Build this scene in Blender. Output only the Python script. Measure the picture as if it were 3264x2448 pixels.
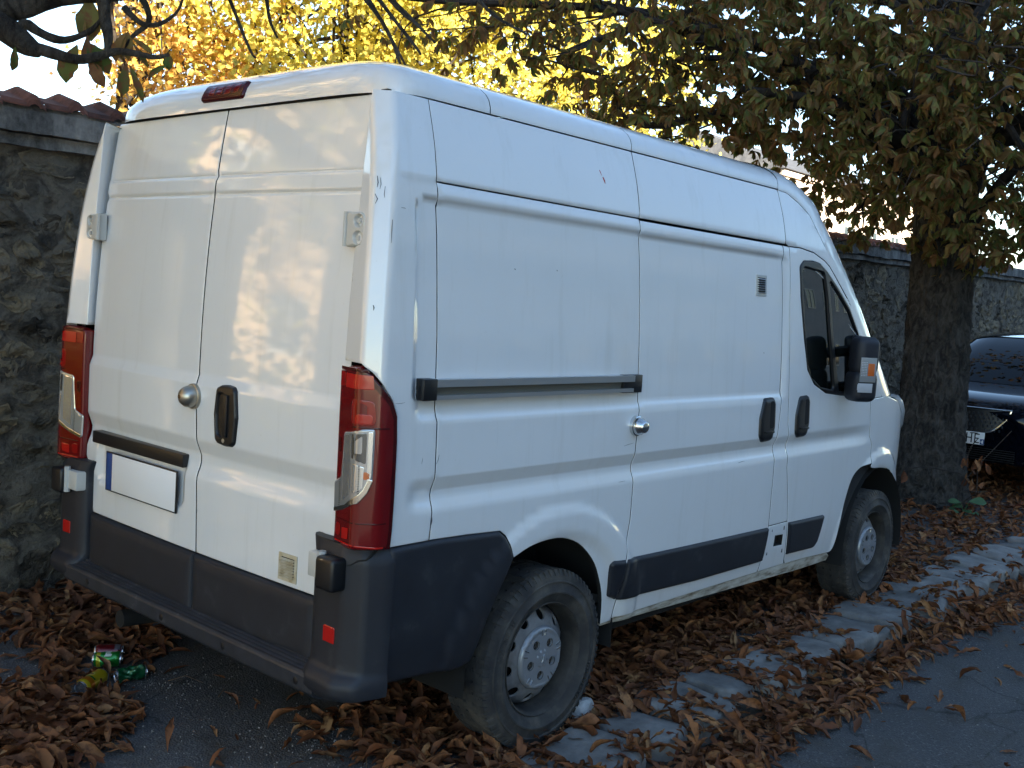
import bpy, bmesh, math, random
import numpy as np
from mathutils import Vector, Matrix
from mathutils.geometry import delaunay_2d_cdt
for o in list(bpy.data.objects): bpy.data.objects.remove(o)
rnd=random.Random(7); rng=np.random.default_rng(7)
sc=bpy.context.scene; COL=sc.collection
# ---------------------------------------------------------------- camera, sky, sun, exposure
CAM=Vector((-2.02447535,-3.35570836,1.6783383))
YAW,PIT,ROL,FPX=(0.7177151,-0.0820965,0.0661982,3320.104)
def cam_axes():
    f=Vector((math.cos(YAW)*math.cos(PIT),math.sin(YAW)*math.cos(PIT),math.sin(PIT)))
    r=f.cross(Vector((0,0,1))).normalized(); u=r.cross(f)
    c,s=math.cos(ROL),math.sin(ROL)
    return c*r+s*u,-s*r+c*u,f
cr,cu,cf=cam_axes()
cd=bpy.data.cameras.new('camera'); cam=bpy.data.objects.new('camera',cd); COL.objects.link(cam)
cam.matrix_world=Matrix(((cr.x,cu.x,-cf.x,CAM.x),(cr.y,cu.y,-cf.y,CAM.y),(cr.z,cu.z,-cf.z,CAM.z),(0,0,0,1)))
cd.sensor_width=36; cd.lens=36*FPX/3264; cd.clip_start=.05; cd.clip_end=2000
sc.camera=cam
SUN_EL=math.radians(17); SUN_TO=Vector((-.50,-.866))      # horizontal direction towards the sun
w=bpy.data.worlds.new('World'); sc.world=w; w.use_nodes=True
nt=w.node_tree; bg=nt.nodes['Background']; sky=nt.nodes.new('ShaderNodeTexSky')
sky.sky_type='NISHITA'; sky.sun_disc=False; sky.sun_elevation=SUN_EL
sky.sun_rotation=math.atan2(SUN_TO.x,SUN_TO.y)
sky.air_density=1.0; sky.dust_density=0; sky.ozone_density=1.6
nt.links.new(sky.outputs[0],bg.inputs[0]); bg.inputs[1].default_value=.085
sl=bpy.data.lights.new('sun','SUN'); so=bpy.data.objects.new('sun',sl); COL.objects.link(so)
sl.energy=5.0; sl.angle=math.radians(.53); sl.color=(1,.86,.66)
so.rotation_euler=Vector((-SUN_TO.x*math.cos(SUN_EL),-SUN_TO.y*math.cos(SUN_EL),-math.sin(SUN_EL))).to_track_quat('-Z','Y').to_euler()
so.location=(-20,-35,30)
sc.view_settings.view_transform='Standard'; sc.view_settings.look='None'
sc.view_settings.gamma=1; sc.view_settings.use_curve_mapping=False
sc.view_settings.exposure=2.58
sc.cycles.max_bounces=8; sc.cycles.diffuse_bounces=4; sc.cycles.glossy_bounces=4
sc.cycles.use_denoising=True
# ---------------------------------------------------------------- helpers
def tag(o,label=None,cat=None,group=None,kind=None):
    if label:o['label']=label
    if cat:o['category']=cat
    if group:o['group']=group
    if kind:o['kind']=kind
    return o
def empty(name,loc=(0,0,0),rz=0):
    o=bpy.data.objects.new(name,None); o.location=loc; o.rotation_euler=(0,0,rz); o.empty_display_size=.1
    COL.objects.link(o); return o
def link(name,me,parent=None,loc=None):
    o=bpy.data.objects.new(name,me); COL.objects.link(o)
    if parent is not None:o.parent=parent
    if loc is not None:o.location=loc
    return o
def mesh(name,V,T,mats,mi=None,N=None,smooth=True,Q=None):
    """V (n,3), T (m,3) triangles and/or Q (k,4) quads"""
    me=bpy.data.meshes.new(name); V=np.asarray(V,np.float32)
    T=np.asarray(T,np.int32).reshape(-1,3) if T is not None and len(T) else np.zeros((0,3),np.int32)
    Q=np.asarray(Q,np.int32).reshape(-1,4) if Q is not None and len(Q) else np.zeros((0,4),np.int32)
    me.vertices.add(len(V)); me.vertices.foreach_set('co',V.ravel())
    nl=len(T)*3+len(Q)*4; me.loops.add(nl)
    me.loops.foreach_set('vertex_index',np.r_[T.ravel(),Q.ravel()])
    me.polygons.add(len(T)+len(Q))
    me.polygons.foreach_set('loop_start',np.r_[np.arange(len(T))*3,len(T)*3+np.arange(len(Q))*4].astype(np.int32))
    if mi is not None: me.polygons.foreach_set('material_index',np.asarray(mi,np.int32))
    me.polygons.foreach_set('use_smooth',np.full(len(T)+len(Q),bool(smooth)))
    me.update(calc_edges=True); me.validate()
    for m in (mats if isinstance(mats,(list,tuple)) else [mats]): me.materials.append(m)
    if N is not None and len(N)==len(me.vertices): me.normals_split_custom_set_from_vertices([tuple(n) for n in N])
    return me
class MB:
    """collects pieces of ONE part"""
    def __init__(s): s.V=[];s.F=[];s.m=[];s.sm=[]
    def add(s,V,F,mi=0,smooth=False):
        b=len(s.V); s.V+= [tuple(v) for v in V]; s.F+=[tuple(i+b for i in f) for f in F]
        s.m+=[mi]*len(F); s.sm+=[smooth]*len(F); return s
    def box(s,x0,x1,y0,y1,z0,z1,mi=0,bev=0,M=None,seg=2):
        bm=bmesh.new(); bmesh.ops.create_cube(bm,size=1)
        for v in bm.verts: v.co=Vector(((x0+x1)/2+v.co.x*(x1-x0),(y0+y1)/2+v.co.y*(y1-y0),(z0+z1)/2+v.co.z*(z1-z0)))
        if bev: bmesh.ops.bevel(bm,geom=bm.edges[:],offset=bev,segments=seg,profile=.5,affect='EDGES')
        if M is not None: bm.transform(M)
        bm.verts.index_update(); s.add([v.co.copy() for v in bm.verts],[[v.index for v in f.verts] for f in bm.faces],mi,bool(bev)); bm.free(); return s
    def tube(s,P,R,n=8,mi=0,cap=True):
        P=[Vector(p) for p in P]; R=R if hasattr(R,'__len__') else [R]*len(P)
        V=[];F=[];up=None
        for i,p in enumerate(P):
            t=(P[min(i+1,len(P)-1)]-P[max(i-1,0)]).normalized()
            if up is None: up=t.orthogonal().normalized()
            a=(up-t*up.dot(t)); a=a.normalized() if a.length>1e-6 else t.orthogonal().normalized(); up=a; b=t.cross(a)
            for k in range(n):
                q=2*math.pi*k/n; V.append(p+(a*math.cos(q)+b*math.sin(q))*R[i])
        for i in range(len(P)-1):
            for k in range(n): F.append((i*n+k,i*n+(k+1)%n,(i+1)*n+(k+1)%n,(i+1)*n+k))
        if cap: F+= [tuple(range(n))[::-1],tuple((len(P)-1)*n+k for k in range(n))]
        return s.add(V,F,mi,True)
    def lathe(s,prof,n=32,mi=0,M=None,cap=False):
        """profile [(r,h)], axis +z"""
        V=[];F=[]
        for r,h in prof:
            for k in range(n):
                q=2*math.pi*k/n; V.append(Vector((r*math.cos(q),r*math.sin(q),h)))
        for i in range(len(prof)-1):
            for k in range(n): F.append((i*n+k,i*n+(k+1)%n,(i+1)*n+(k+1)%n,(i+1)*n+k))
        if cap: F+= [tuple(range(n))[::-1],tuple((len(prof)-1)*n+k for k in range(n))]
        if M is not None: V=[M@v for v in V]
        return s.add(V,F,mi,True)
    def prism(s,poly,f0,f1,mi=0):
        """poly points -> f0(p), f1(p) the two ends"""
        n=len(poly); V=[f0(p) for p in poly]+[f1(p) for p in poly]
        F=[tuple(range(n))[::-1],tuple(range(n,2*n))]+[(i,(i+1)%n,n+(i+1)%n,n+i) for i in range(n)]
        return s.add(V,F,mi)
    def build(s,name,mats,parent=None,loc=None):
        me=bpy.data.meshes.new(name); me.from_pydata([tuple(v) for v in s.V],[],s.F)
        for m in (mats if isinstance(mats,(list,tuple)) else [mats]): me.materials.append(m)
        me.polygons.foreach_set('material_index',s.m); me.polygons.foreach_set('use_smooth',s.sm)
        me.update()
        bm=bmesh.new(); bm.from_mesh(me); bmesh.ops.recalc_face_normals(bm,faces=bm.faces[:]); bm.to_mesh(me); bm.free()
        if any(s.sm):
            try: me.set_sharp_from_angle(angle=math.radians(42))
            except Exception: pass
        return link(name,me,parent,loc)
# ---- materials
def mat(name): 
    m=bpy.data.materials.new(name); m.use_nodes=True; return m,m.node_tree,m.node_tree.nodes['Principled BSDF']
def nd(t,ty,**k):
    n=t.nodes.new(ty)
    for a,b in k.items():
        if a in n.inputs.keys() if isinstance(a,str) else False: n.inputs[a].default_value=b
        else: setattr(n,a,b)
    return n
def simple(name,col,rough=.5,metal=0,coat=0,spec=None,coat_r=.03):
    m,t,p=mat(name); p.inputs['Base Color'].default_value=(*col,1); p.inputs['Roughness'].default_value=rough
    p.inputs['Metallic'].default_value=metal; p.inputs['Coat Weight'].default_value=coat; p.inputs['Coat Roughness'].default_value=coat_r
    if spec is not None:p.inputs['Specular IOR Level'].default_value=spec
    return m
def ramp(t,fac,stops):
    r=t.nodes.new('ShaderNodeValToRGB'); e=r.color_ramp.elements
    while len(e)<len(stops): e.new(.5)
    for el,(p,c) in zip(e,stops): el.position=p; el.color=(*c,1)
    t.links.new(fac,r.inputs[0]); return r.outputs[0]
def noise(t,scale,detail=4,rough=.55,coord=None,dist=0):
    n=t.nodes.new('ShaderNodeTexNoise'); n.inputs['Scale'].default_value=scale; n.inputs['Detail'].default_value=detail
    n.inputs['Roughness'].default_value=rough; n.inputs['Distortion'].default_value=dist
    if coord is not None:t.links.new(coord,n.inputs['Vector'])
    return n.outputs['Fac']
def objco(t,scale=None):
    c=t.nodes.new('ShaderNodeTexCoord').outputs['Object']
    if scale:
        mp=t.nodes.new('ShaderNodeMapping'); mp.inputs['Scale'].default_value=scale; t.links.new(c,mp.inputs[0]); c=mp.outputs[0]
    return c
def geoco(t,scale=None):
    c=t.nodes.new('ShaderNodeNewGeometry').outputs['Position']
    if scale:
        mp=t.nodes.new('ShaderNodeMapping'); mp.inputs['Scale'].default_value=scale; t.links.new(c,mp.inputs[0]); c=mp.outputs[0]
    return c
def mix(t,f,a,b,mode='MIX'):
    n=t.nodes.new('ShaderNodeMix'); n.data_type='RGBA'; n.blend_type=mode
    for s,v in ((n.inputs[0],f),(n.inputs[6],a),(n.inputs[7],b)):
        if isinstance(v,(int,float)): s.default_value=v
        elif isinstance(v,tuple): s.default_value=(*v,1)
        else: t.links.new(v,s)
    return n.outputs[2]
def math_(t,op,a,b=None):
    n=t.nodes.new('ShaderNodeMath'); n.operation=op
    for s,v in ((n.inputs[0],a),(n.inputs[1],b)):
        if v is None: continue
        if isinstance(v,(int,float)): s.default_value=v
        else:t.links.new(v,s)
    return n.outputs[0]
def bump(t,p,h,strength=.3,dist=.01):
    b=t.nodes.new('ShaderNodeBump'); b.inputs['Strength'].default_value=strength; b.inputs['Distance'].default_value=dist
    t.links.new(h,b.inputs['Height']); t.links.new(b.outputs[0],p.inputs['Normal']); return b
def rnd_island(t):
    g=t.nodes.new('ShaderNodeNewGeometry').outputs['Random Per Island']; o=t.nodes.new('ShaderNodeObjectInfo').outputs['Random']
    return math_(t,'FRACT',math_(t,'ADD',g,math_(t,'MULTIPLY',o,7.31)))
def noisy(name,stops,scale,rough=.7,bscale=None,bstr=.3,bdist=.01,detail=6,spec=.3,space='geo',dist=0,stretch=None,rand=0):
    m,t,p=mat(name); co=geoco(t,stretch) if space=='geo' else objco(t,stretch)
    f=noise(t,scale,detail,.62,co,dist)
    if rand: f=math_(t,'ADD',f,math_(t,'MULTIPLY',math_(t,'SUBTRACT',rnd_island(t),.5),rand))
    t.links.new(ramp(t,f,stops),p.inputs['Base Color'])
    p.inputs['Roughness'].default_value=rough; p.inputs['Specular IOR Level'].default_value=spec
    if bscale: bump(t,p,noise(t,bscale,8,.65,co),bstr,bdist)
    return m
def leafmat(name,stops,blotch=None,trans=.35,bscale=30,rough=.6):
    m,t,p=mat(name); r=rnd_island(t)
    c=ramp(t,r,stops)
    if blotch:
        f=noise(t,bscale,5,.6,geoco(t)); f2=ramp(t,f,[(.46,(0,0,0)),(.60,(1,1,1))])
        c=mix(t,f2,c,blotch)
    t.links.new(c,p.inputs['Base Color']); p.inputs['Roughness'].default_value=rough; p.inputs['Specular IOR Level'].default_value=.25
    tr=t.nodes.new('ShaderNodeBsdfTranslucent'); t.links.new(c,tr.inputs[0])
    ms=t.nodes.new('ShaderNodeMixShader'); ms.inputs[0].default_value=trans
    out=[n for n in t.nodes if n.type=='OUTPUT_MATERIAL'][0]
    t.links.new(p.outputs[0],ms.inputs[1]); t.links.new(tr.outputs[0],ms.inputs[2]); t.links.new(ms.outputs[0],out.inputs[0])
    return m
# ---- panels cut from a curved surface, with rounded edges and a folded-in flange
def rpoly(P,r,n=5):
    """round the corners of a polygon; r a number or one per corner"""
    P=[np.array(p,float) for p in P]; out=[]; m=len(P); rr=r if hasattr(r,'__len__') else [r]*m
    for i in range(m):
        a,b,c=P[i-1],P[i],P[(i+1)%m]; u=a-b; v=c-b; lu,lv=np.hypot(*u),np.hypot(*v); u/=lu; v/=lv
        if rr[i]<=0: out.append(b); continue
        ang=math.acos(np.clip(u@v,-1,1)); d=min(rr[i]/max(math.tan(ang/2),.05),.48*lu,.48*lv)
        for k in range(n+1):
            q=k/n; out.append((1-q)**2*(b+u*d)+2*q*(1-q)*b+q*q*(b+v*d))
    return out
def dens(P,h):
    out=[]; m=len(P)
    for i in range(m):
        a=np.array(P[i],float); b=np.array(P[(i+1)%m],float); n=max(1,int(math.ceil(np.hypot(*(b-a))/h)))
        out+=[a+(b-a)*k/n for k in range(n)]
    P=np.array(out); keep=np.hypot(*(P-np.roll(P,1,0)).T)>2e-4
    return P[keep]
def area(P): 
    x,y=np.asarray(P).T; return .5*np.sum(x*np.roll(y,-1)-y*np.roll(x,-1))
def inside(Q,P):
    x,y=Q[:,0],Q[:,1]; c=np.zeros(len(Q),bool); n=len(P)
    for i in range(n):
        x1,y1=P[i]; x2,y2=P[(i+1)%n]
        if y1==y2: continue
        k=((y1>y)!=(y2>y))&(x<(x2-x1)*(y-y1)/(y2-y1)+x1); c^=k
    return c
def pdist(Q,P):
    A=P; B=np.roll(P,-1,0); D=B-A; L=np.maximum((D**2).sum(1),1e-12); out=np.full(len(Q),1e9)
    for s in range(0,len(Q),4000):
        q=Q[s:s+4000]; t=np.clip(((q[:,None]-A)*D).sum(2)/L,0,1); d=q[:,None]-A-t[...,None]*D
        out[s:s+4000]=np.sqrt((d**2).sum(2).min(1))
    return out
SEAM=((0,-.0016),(.002,-.0004),(.005,0))
def panel(F,poly,holes=(),h=.03,prof=SEAM,depth=.02,flip=False,mir=False,edge=.02,rows=()):
    loops=[]
    for k,P in enumerate([poly]+list(holes)):
        P=dens(P,edge if k==0 else min(edge,.012))
        if (area(P)<0)==(k==0): P=P[::-1]
        loops.append(P)
    pts=[];disp=[];slope=[];outd=[];edges=[]
    for P in loops:
        t=np.roll(P,-1,0)-np.roll(P,1,0); t/=np.maximum(np.hypot(*t.T),1e-9)[:,None]; n=np.stack([-t[:,1],t[:,0]],1)
        b=len(pts); m=len(P); pts+=list(P); disp+=[prof[0][1]]*m; outd+=list(-n)
        sl=(prof[1][1]-prof[0][1])/max(prof[1][0]-prof[0][0],1e-6) if len(prof)>1 else 0
        slope+=[sl]*m; edges+=[(b+i,b+(i+1)%m) for i in range(m)]
    nb=len(pts)
    for P in loops:
        t=np.roll(P,-1,0)-np.roll(P,1,0); t/=np.maximum(np.hypot(*t.T),1e-9)[:,None]; n=np.stack([-t[:,1],t[:,0]],1)
        for j in range(1,len(prof)):
            d,hh=prof[j]; Q=P+n*d; ok=inside(Q,loops[0])
            for H in loops[1:]: ok&=~inside(Q,H)
            ok&=np.min([pdist(Q,L) for L in loops],0)>.75*d
            s1=(prof[j][1]-prof[j-1][1])/(prof[j][0]-prof[j-1][0]); s2=(prof[j+1][1]-prof[j][1])/(prof[j+1][0]-prof[j][0]) if j+1<len(prof) else 0
            pts+=list(Q[ok]); disp+=[hh]*ok.sum(); slope+=[(s1+s2)/2 if j+1<len(prof) else 0]*ok.sum(); outd+=list(-n[ok])
    P0=loops[0]; lo,hi=P0.min(0),P0.max(0)
    nx=max(1,int((hi[0]-lo[0])/h)); nz=max(1,int((hi[1]-lo[1])/h))
    gx=lo[0]+(np.arange(nx)+.5)*(hi[0]-lo[0])/nx; gz=lo[1]+(np.arange(nz)+.5)*(hi[1]-lo[1])/nz
    if len(rows):
        rr=np.array([r+d for r in rows for d in (-.014,-.008,-.004,0,.004,.008,.014)]); gz=np.r_[gz[np.min(np.abs(gz[:,None]-rr),1)>.006],rr]
    G=np.stack(np.meshgrid(gx,gz),-1).reshape(-1,2); ok=inside(G,P0)
    for H in loops[1:]: ok&=~inside(G,H)
    G=G[ok]
    if len(G): G=G[np.min([pdist(G,L) for L in loops],0)>prof[-1][0]+.3*h]
    pts+=list(G); disp+=[prof[-1][1]]*len(G); slope+=[0]*len(G); outd+=[np.zeros(2)]*len(G)
    pts=np.array(pts); disp=np.array(disp); slope=np.array(slope); outd=np.array(outd)
    vs,_,fs,ov,_,_=delaunay_2d_cdt([Vector(p) for p in pts],edges,[],0,1e-6)
    idx=np.array([o[0] if o else -1 for o in ov]); vs=np.array([tuple(v) for v in vs])
    fs=np.array([f for f in fs if len(f)==3]); cen=vs[fs].mean(1); ok=inside(cen,P0)
    for H in loops[1:]: ok&=~inside(cen,H)
    a2=(vs[fs[:,1]]-vs[fs[:,0]]); b2=(vs[fs[:,2]]-vs[fs[:,0]]); cr2=a2[:,0]*b2[:,1]-a2[:,1]*b2[:,0]
    ok&=np.abs(cr2)>1e-9; fs=fs[ok]; cr2=cr2[ok]; fs[cr2<0]=fs[cr2<0][:,::-1]
    mp=np.where(idx>=0,idx,0); T=mp[fs]
    P,N,Fu,Fv=surf(F,pts,flip); sg=-1 if flip else 1
    n=N-(slope/np.sqrt(1+slope**2))[:,None]*0
    od=outd[:,:1]*Fu+outd[:,1:]*Fv
    n=N+od*np.clip(slope,-3,3)[:,None]; n/=np.linalg.norm(n,axis=1)[:,None]
    V=P+N*disp[:,None]
    # flange
    FV=[];FN=[];FT=[]; b=len(V); k=0
    for L in loops:
        m=len(L); top=V[k:k+m]; bot=top-N[k:k+m]*depth; o=od[k:k+m]; o=o/np.maximum(np.linalg.norm(o,axis=1),1e-9)[:,None]
        FV+=list(top)+list(bot); FN+=list(o)+list(o)
        i=np.arange(m); j=(i+1)%m; A=b+i;B=b+j;Cc=b+m+i;Dd=b+m+j
        FT+=list(np.stack([A,Cc,B],1))+list(np.stack([B,Cc,Dd],1)); b+=2*m; k+=m
    global NMAIN; NMAIN=len(T)
    if depth>0: V=np.vstack([V,FV]); n=np.vstack([n,FN]); T=np.vstack([T,FT])
    if flip: T=T[:,::-1]
    if mir: V=V*[1,-1,1]; n=n*[1,-1,1]; T=T[:,::-1]
    return V,n,T
def surf(F,pts,flip=False):
    e=1.5e-3; u,v=pts[:,0],pts[:,1]
    P=F(u,v); Fu=(F(u+e,v)-F(u-e,v))/(2*e); Fv=(F(u,v+e)-F(u,v-e))/(2*e)
    N=np.cross(Fu,Fv); N/=np.maximum(np.linalg.norm(N,axis=1),1e-9)[:,None]
    Fu=Fu/np.maximum(np.linalg.norm(Fu,axis=1),1e-9)[:,None]; Fv=Fv/np.maximum(np.linalg.norm(Fv,axis=1),1e-9)[:,None]
    return P,(-N if flip else N),Fu,Fv
def pan(name,parent,m,F,poly,**k):
    V,n,T=panel(F,poly,**k); ms,mi=m,None
    if m is M_PAINT and name!='corner_pillar' and k.get('depth',.02)>0: ms=[m,M_GAP]; mi=np.r_[np.zeros(NMAIN,int),np.ones(len(T)-NMAIN,int)]  # painted panels get dark flanges, putting the shade of the shut gaps into colour
    return link(name,mesh(name,V,T,ms,mi=mi,N=n),parent)
def plane(o,u,v):
    o,u,v=(np.array(a,float) for a in (o,u,v))
    return lambda a,b: o+np.asarray(a,float)[...,None]*u+np.asarray(b,float)[...,None]*v
def off(F,d,flip=False):
    def G(a,b):
        a=np.atleast_1d(np.asarray(a,float)); b=np.atleast_1d(np.asarray(b,float)); a,b=np.broadcast_arrays(a,b)
        P,N,_,_=surf(F,np.stack([a,b],-1),flip); return P+N*d
    return G
def circle(cx,cy,r,n=20): return [(cx+r*math.cos(2*math.pi*i/n),cy+r*math.sin(2*math.pi*i/n)) for i in range(n)]

def sm(a,b,x):
    t=np.clip((np.asarray(x,float)-a)/(b-a),0,1);return t*t*(3-2*t)
def spline(xs,ys):
    xs=np.array(xs,float);ys=np.array(ys,float);n=len(xs)
    m=np.zeros(n);d=np.diff(ys)/np.diff(xs)
    m[1:-1]=(d[:-1]*np.diff(xs)[1:]+d[1:]*np.diff(xs)[:-1])/(xs[2:]-xs[:-2]);m[0]=d[0];m[-1]=d[-1]
    def f(x):
        x=np.asarray(x,float);i=np.clip(np.searchsorted(xs,x)-1,0,n-2)
        h=xs[i+1]-xs[i];t=(x-xs[i])/h
        r=(2*t**3-3*t**2+1)*ys[i]+(t**3-2*t**2+t)*h*m[i]+(-2*t**3+3*t**2)*ys[i+1]+(t**3-t**2)*h*m[i+1]
        r=np.where(x<xs[0],ys[0]+m[0]*(x-xs[0]),r)
        return np.where(x>xs[-1],ys[-1]+m[-1]*(x-xs[-1]),r)
    return f
BZ=spline([.25,.40,.55,.80,1.0,1.3,1.6,2.0,2.15,2.30],[.945,.985,1.008,1.02,1.022,1.014,1.0,.962,.932,.885])
TAP=spline([2.6,3.4,4.0,4.35,4.6,4.8,4.95],[0,.012,.035,.075,.14,.25,.42])
RWX,FWX,WZ=.975,4.06,.345
def R0(z): return .075+.080*np.maximum(0,np.asarray(z,float)-1.25)**2
# plan curve of the corner: arclength table, s=0 at the corner, x~s beyond the ridge
def _plan():
    P=np.array([[.0,.60],[.0,.21],[-.045,.055],[.0,.0],[.8,.0]])
    pts=[]
    for a,b in zip(P[:-1],P[1:]):
        n=max(2,int(np.hypot(*(b-a))/.002));pts+= [a+(b-a)*i/n for i in range(n)]
    pts=np.array(pts+[P[-1]])
    L=np.r_[0,np.cumsum(np.hypot(*np.diff(pts,axis=0).T))]
    u=np.arange(0,L[-1],.002);x=np.interp(u,L,pts[:,0]);y=np.interp(u,L,pts[:,1])
    k=np.exp(-.5*(np.arange(-20,21)*.002/.007)**2);k/=k.sum()
    xs=np.convolve(np.pad(x,20,mode='reflect',reflect_type='odd'),k,'valid');ys=np.convolve(np.pad(y,20,mode='reflect',reflect_type='odd'),k,'valid')
    uc=L[np.argmin(np.hypot(*(pts-[.0,.0]).T))]
    return u-uc,xs,ys
_PU,_PX,_PY=_plan()
def rrect(x,z,x0,x1,z0,z1,r):
    cx,cz=(x0+x1)/2,(z0+z1)/2
    qx=np.abs(x-cx)-(x1-x0)/2+r;qz=np.abs(z-cz)-(z1-z0)/2+r
    return np.hypot(np.maximum(qx,0),np.maximum(qz,0))+np.minimum(np.maximum(qx,qz),0)-r
def relief(x,z):
    """inward depth of the pressed shapes of the flank"""
    d=rrect(x,z,.20,2.70,1.268,1.975,.045)
    w=np.where(z<1.34,.036,np.where(x<.3,.012,np.where(x>2.6,.034,.018)))
    i=.013*sm(0,1,np.clip(-d/w,0,1))
    pr=np.where(z>1.046,np.clip((1.092-z)/.046,0,1),1-sm(0,1,np.clip((1.046-z)/.085,0,1)))
    i=i+.019*np.where(z>1.046,pr,sm(0,1,pr))*sm(.17,.25,x)*(1-sm(3.55,3.95,x))
    for cx in (RWX,FWX):
        r=np.hypot(x-cx,z-WZ)
        i=i-.015*(1-sm(.55,.60,r))*sm(.25,.5,z)+.018*(1-sm(.43,.50,r))*sm(.25,.5,z)
    # joint between lower body and high roof
    i=i+.004*np.exp(-((z-2.026)/.007)**2)*sm(.13,.17,x)*(x<2.8)
    return i
def W(s,z):
    s=np.asarray(s,float);z=np.asarray(z,float)
    px=np.interp(s,_PU,_PX);py=np.interp(s,_PU,_PY)
    px=np.where(s>.4,s+(_PX[np.searchsorted(_PU,.4)]-.4),px);py=np.where(s>.4,0,py)
    sh=R0(z)
    w=sm(0,.28,s);x=px+sh*(1-w)+.075*w
    b=BZ(z)-TAP(np.maximum(x,2.6))
    nx=np.gradient(_PY,_PU);ny=np.gradient(_PX,_PU)
    nX=np.interp(s,_PU,nx);nY=np.interp(s,_PU,ny)
    q=relief(x,z)
    # inward normal in plan ~ (-dy.., ) : outward is (nx*-1 ...)
    return np.stack([x-q*nX*1.0,-(b-py)+q*nY,z+0*x],-1)
def REAR(y,z):
    y=np.asarray(y,float);z=np.asarray(z,float)
    x=R0(z)-.010+.016*(y/.85)**2
    pr=np.where(z>1.032,np.clip((1.088-z)/.056,0,1),1-sm(0,1,np.clip((1.032-z)/.11,0,1)))
    x=x+.021*np.where(z>1.032,pr,sm(0,1,pr))+.013*np.clip((z-1.288)/.038,0,1)
    x=x+.006*np.exp(-((z-2.050)/.0045)**2)+.009*np.exp(-((z-1.984)/.005)**2)-.003*sm(1.979,1.989,z)*(1-sm(2.045,2.055,z))
    d=rrect(y,z,.045,.735,.805,1.02,.05); x=x+.016*sm(0,1,np.clip(-d/.03,0,1))
    return np.stack([x,y+0*x,z+0*x],-1)
# ---------------------------------------------------------------- the ground, the kerb, the wall, the houses
def asphalt(name,dark,light,speck,sc=1.0,dirt=None,bs=.5):
    m,t,p=mat(name); co=geoco(t)
    a=noise(t,1.1*sc,6,.62,co); b=noise(t,70,5,.78,co); v=t.nodes.new('ShaderNodeTexVoronoi'); v.inputs['Scale'].default_value=110; t.links.new(co,v.inputs['Vector'])
    c=mix(t,ramp(t,a,[(.35,(0,0,0)),(.68,(1,1,1))]),dark,light)
    c=mix(t,ramp(t,b,[(.55,(0,0,0)),(.66,(1,1,1))]),c,speck); c=mix(t,ramp(t,b,[(.33,(1,1,1)),(.42,(0,0,0))]),c,tuple(q*.45 for q in dark))
    cr_=t.nodes.new('ShaderNodeTexVoronoi'); cr_.feature='DISTANCE_TO_EDGE'; cr_.inputs['Scale'].default_value=.9; wv=t.nodes.new('ShaderNodeVectorMath'); wv.operation='ADD'; t.links.new(co,wv.inputs[0]); nz=t.nodes.new('ShaderNodeTexNoise'); nz.inputs['Scale'].default_value=3; nz.inputs['Detail'].default_value=8; t.links.new(nz.outputs['Color'],wv.inputs[1]); t.links.new(wv.outputs[0],cr_.inputs['Vector']); c=mix(t,ramp(t,cr_.outputs['Distance'],[(.0,(.8,.8,.8)),(.012,(0,0,0))]),c,tuple(q*.35 for q in dark))
    if dirt: c=mix(t,ramp(t,noise(t,2.7,7,.7,co,.6),[(.48,(0,0,0)),(.66,(1,1,1))]),c,dirt)
    t.links.new(c,p.inputs['Base Color']); p.inputs['Roughness'].default_value=.85; p.inputs['Specular IOR Level'].default_value=.3
    h=math_(t,'ADD',math_(t,'MULTIPLY',b,.5),v.outputs['Distance']); bump(t,p,h,bs,.009); return m
M_PAVE=asphalt('old_pavement_asphalt',(.064,.064,.066),(.115,.113,.111),(.21,.205,.195),1,(.070,.063,.054))
M_ROAD=asphalt('road_asphalt',(.058,.058,.060),(.092,.091,.092),(.19,.188,.184),.7,(.070,.066,.060),.9)
M_SOIL=noisy('garden_soil',[(.3,(.03,.024,.016)),(.6,(.07,.055,.03)),(.8,(.05,.06,.02))],1.5,.95,30,.5,.02)
def sheet(name,x0,x1,y0,y1,z,nx,ny,m,amp=0,fall=None):
    X=np.linspace(x0,x1,nx); Y=np.linspace(y0,y1,ny); G=np.stack(np.meshgrid(X,Y),-1); Z=np.full(G.shape[:2],float(z))
    if amp: Z=Z+amp*(np.sin(G[...,0]*2.1+np.sin(G[...,1]*3.0))*.5+np.sin(G[...,1]*4.3+G[...,0]*1.3)*.3+np.sin(G[...,0]*7.9-G[...,1]*6.1)*.2)
    if fall: Z=Z+fall(G[...,0],G[...,1])
    V=np.concatenate([G,Z[...,None]],-1).reshape(-1,3); i=np.arange(nx-1); j=np.arange(ny-1); I,J=np.meshgrid(i,j); a=(J*nx+I).ravel()
    return tag(link(name,mesh(name,V,None,m,Q=np.stack([a,a+1,a+nx+1,a+nx],1))),kind='structure')
sheet('ground',-700,700,-700,700,-.16,2,2,M_SOIL)
sheet('pavement',-32,60,-1.12,2.1,-.002,400,24,M_PAVE,.006)
sheet('road',-45,70,-8.9,-1.12,-.088,300,30,M_ROAD,.006)
sheet('far_pavement',-45,70,-18.2,-9.1,.02,2,2,M_PAVE)
sheet('garden_ground',-32,70,2.45,60,.05,30,30,M_SOIL,.05)
mb=MB(); mb.box(-45,70,-9.1,-8.9,-.15,.03,bev=.01); tag(mb.build('far_kerb',noisy('kerb_concrete',[(.4,(.22,.22,.21)),(.6,(.30,.30,.29))],4,.8)),kind='structure')
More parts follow.
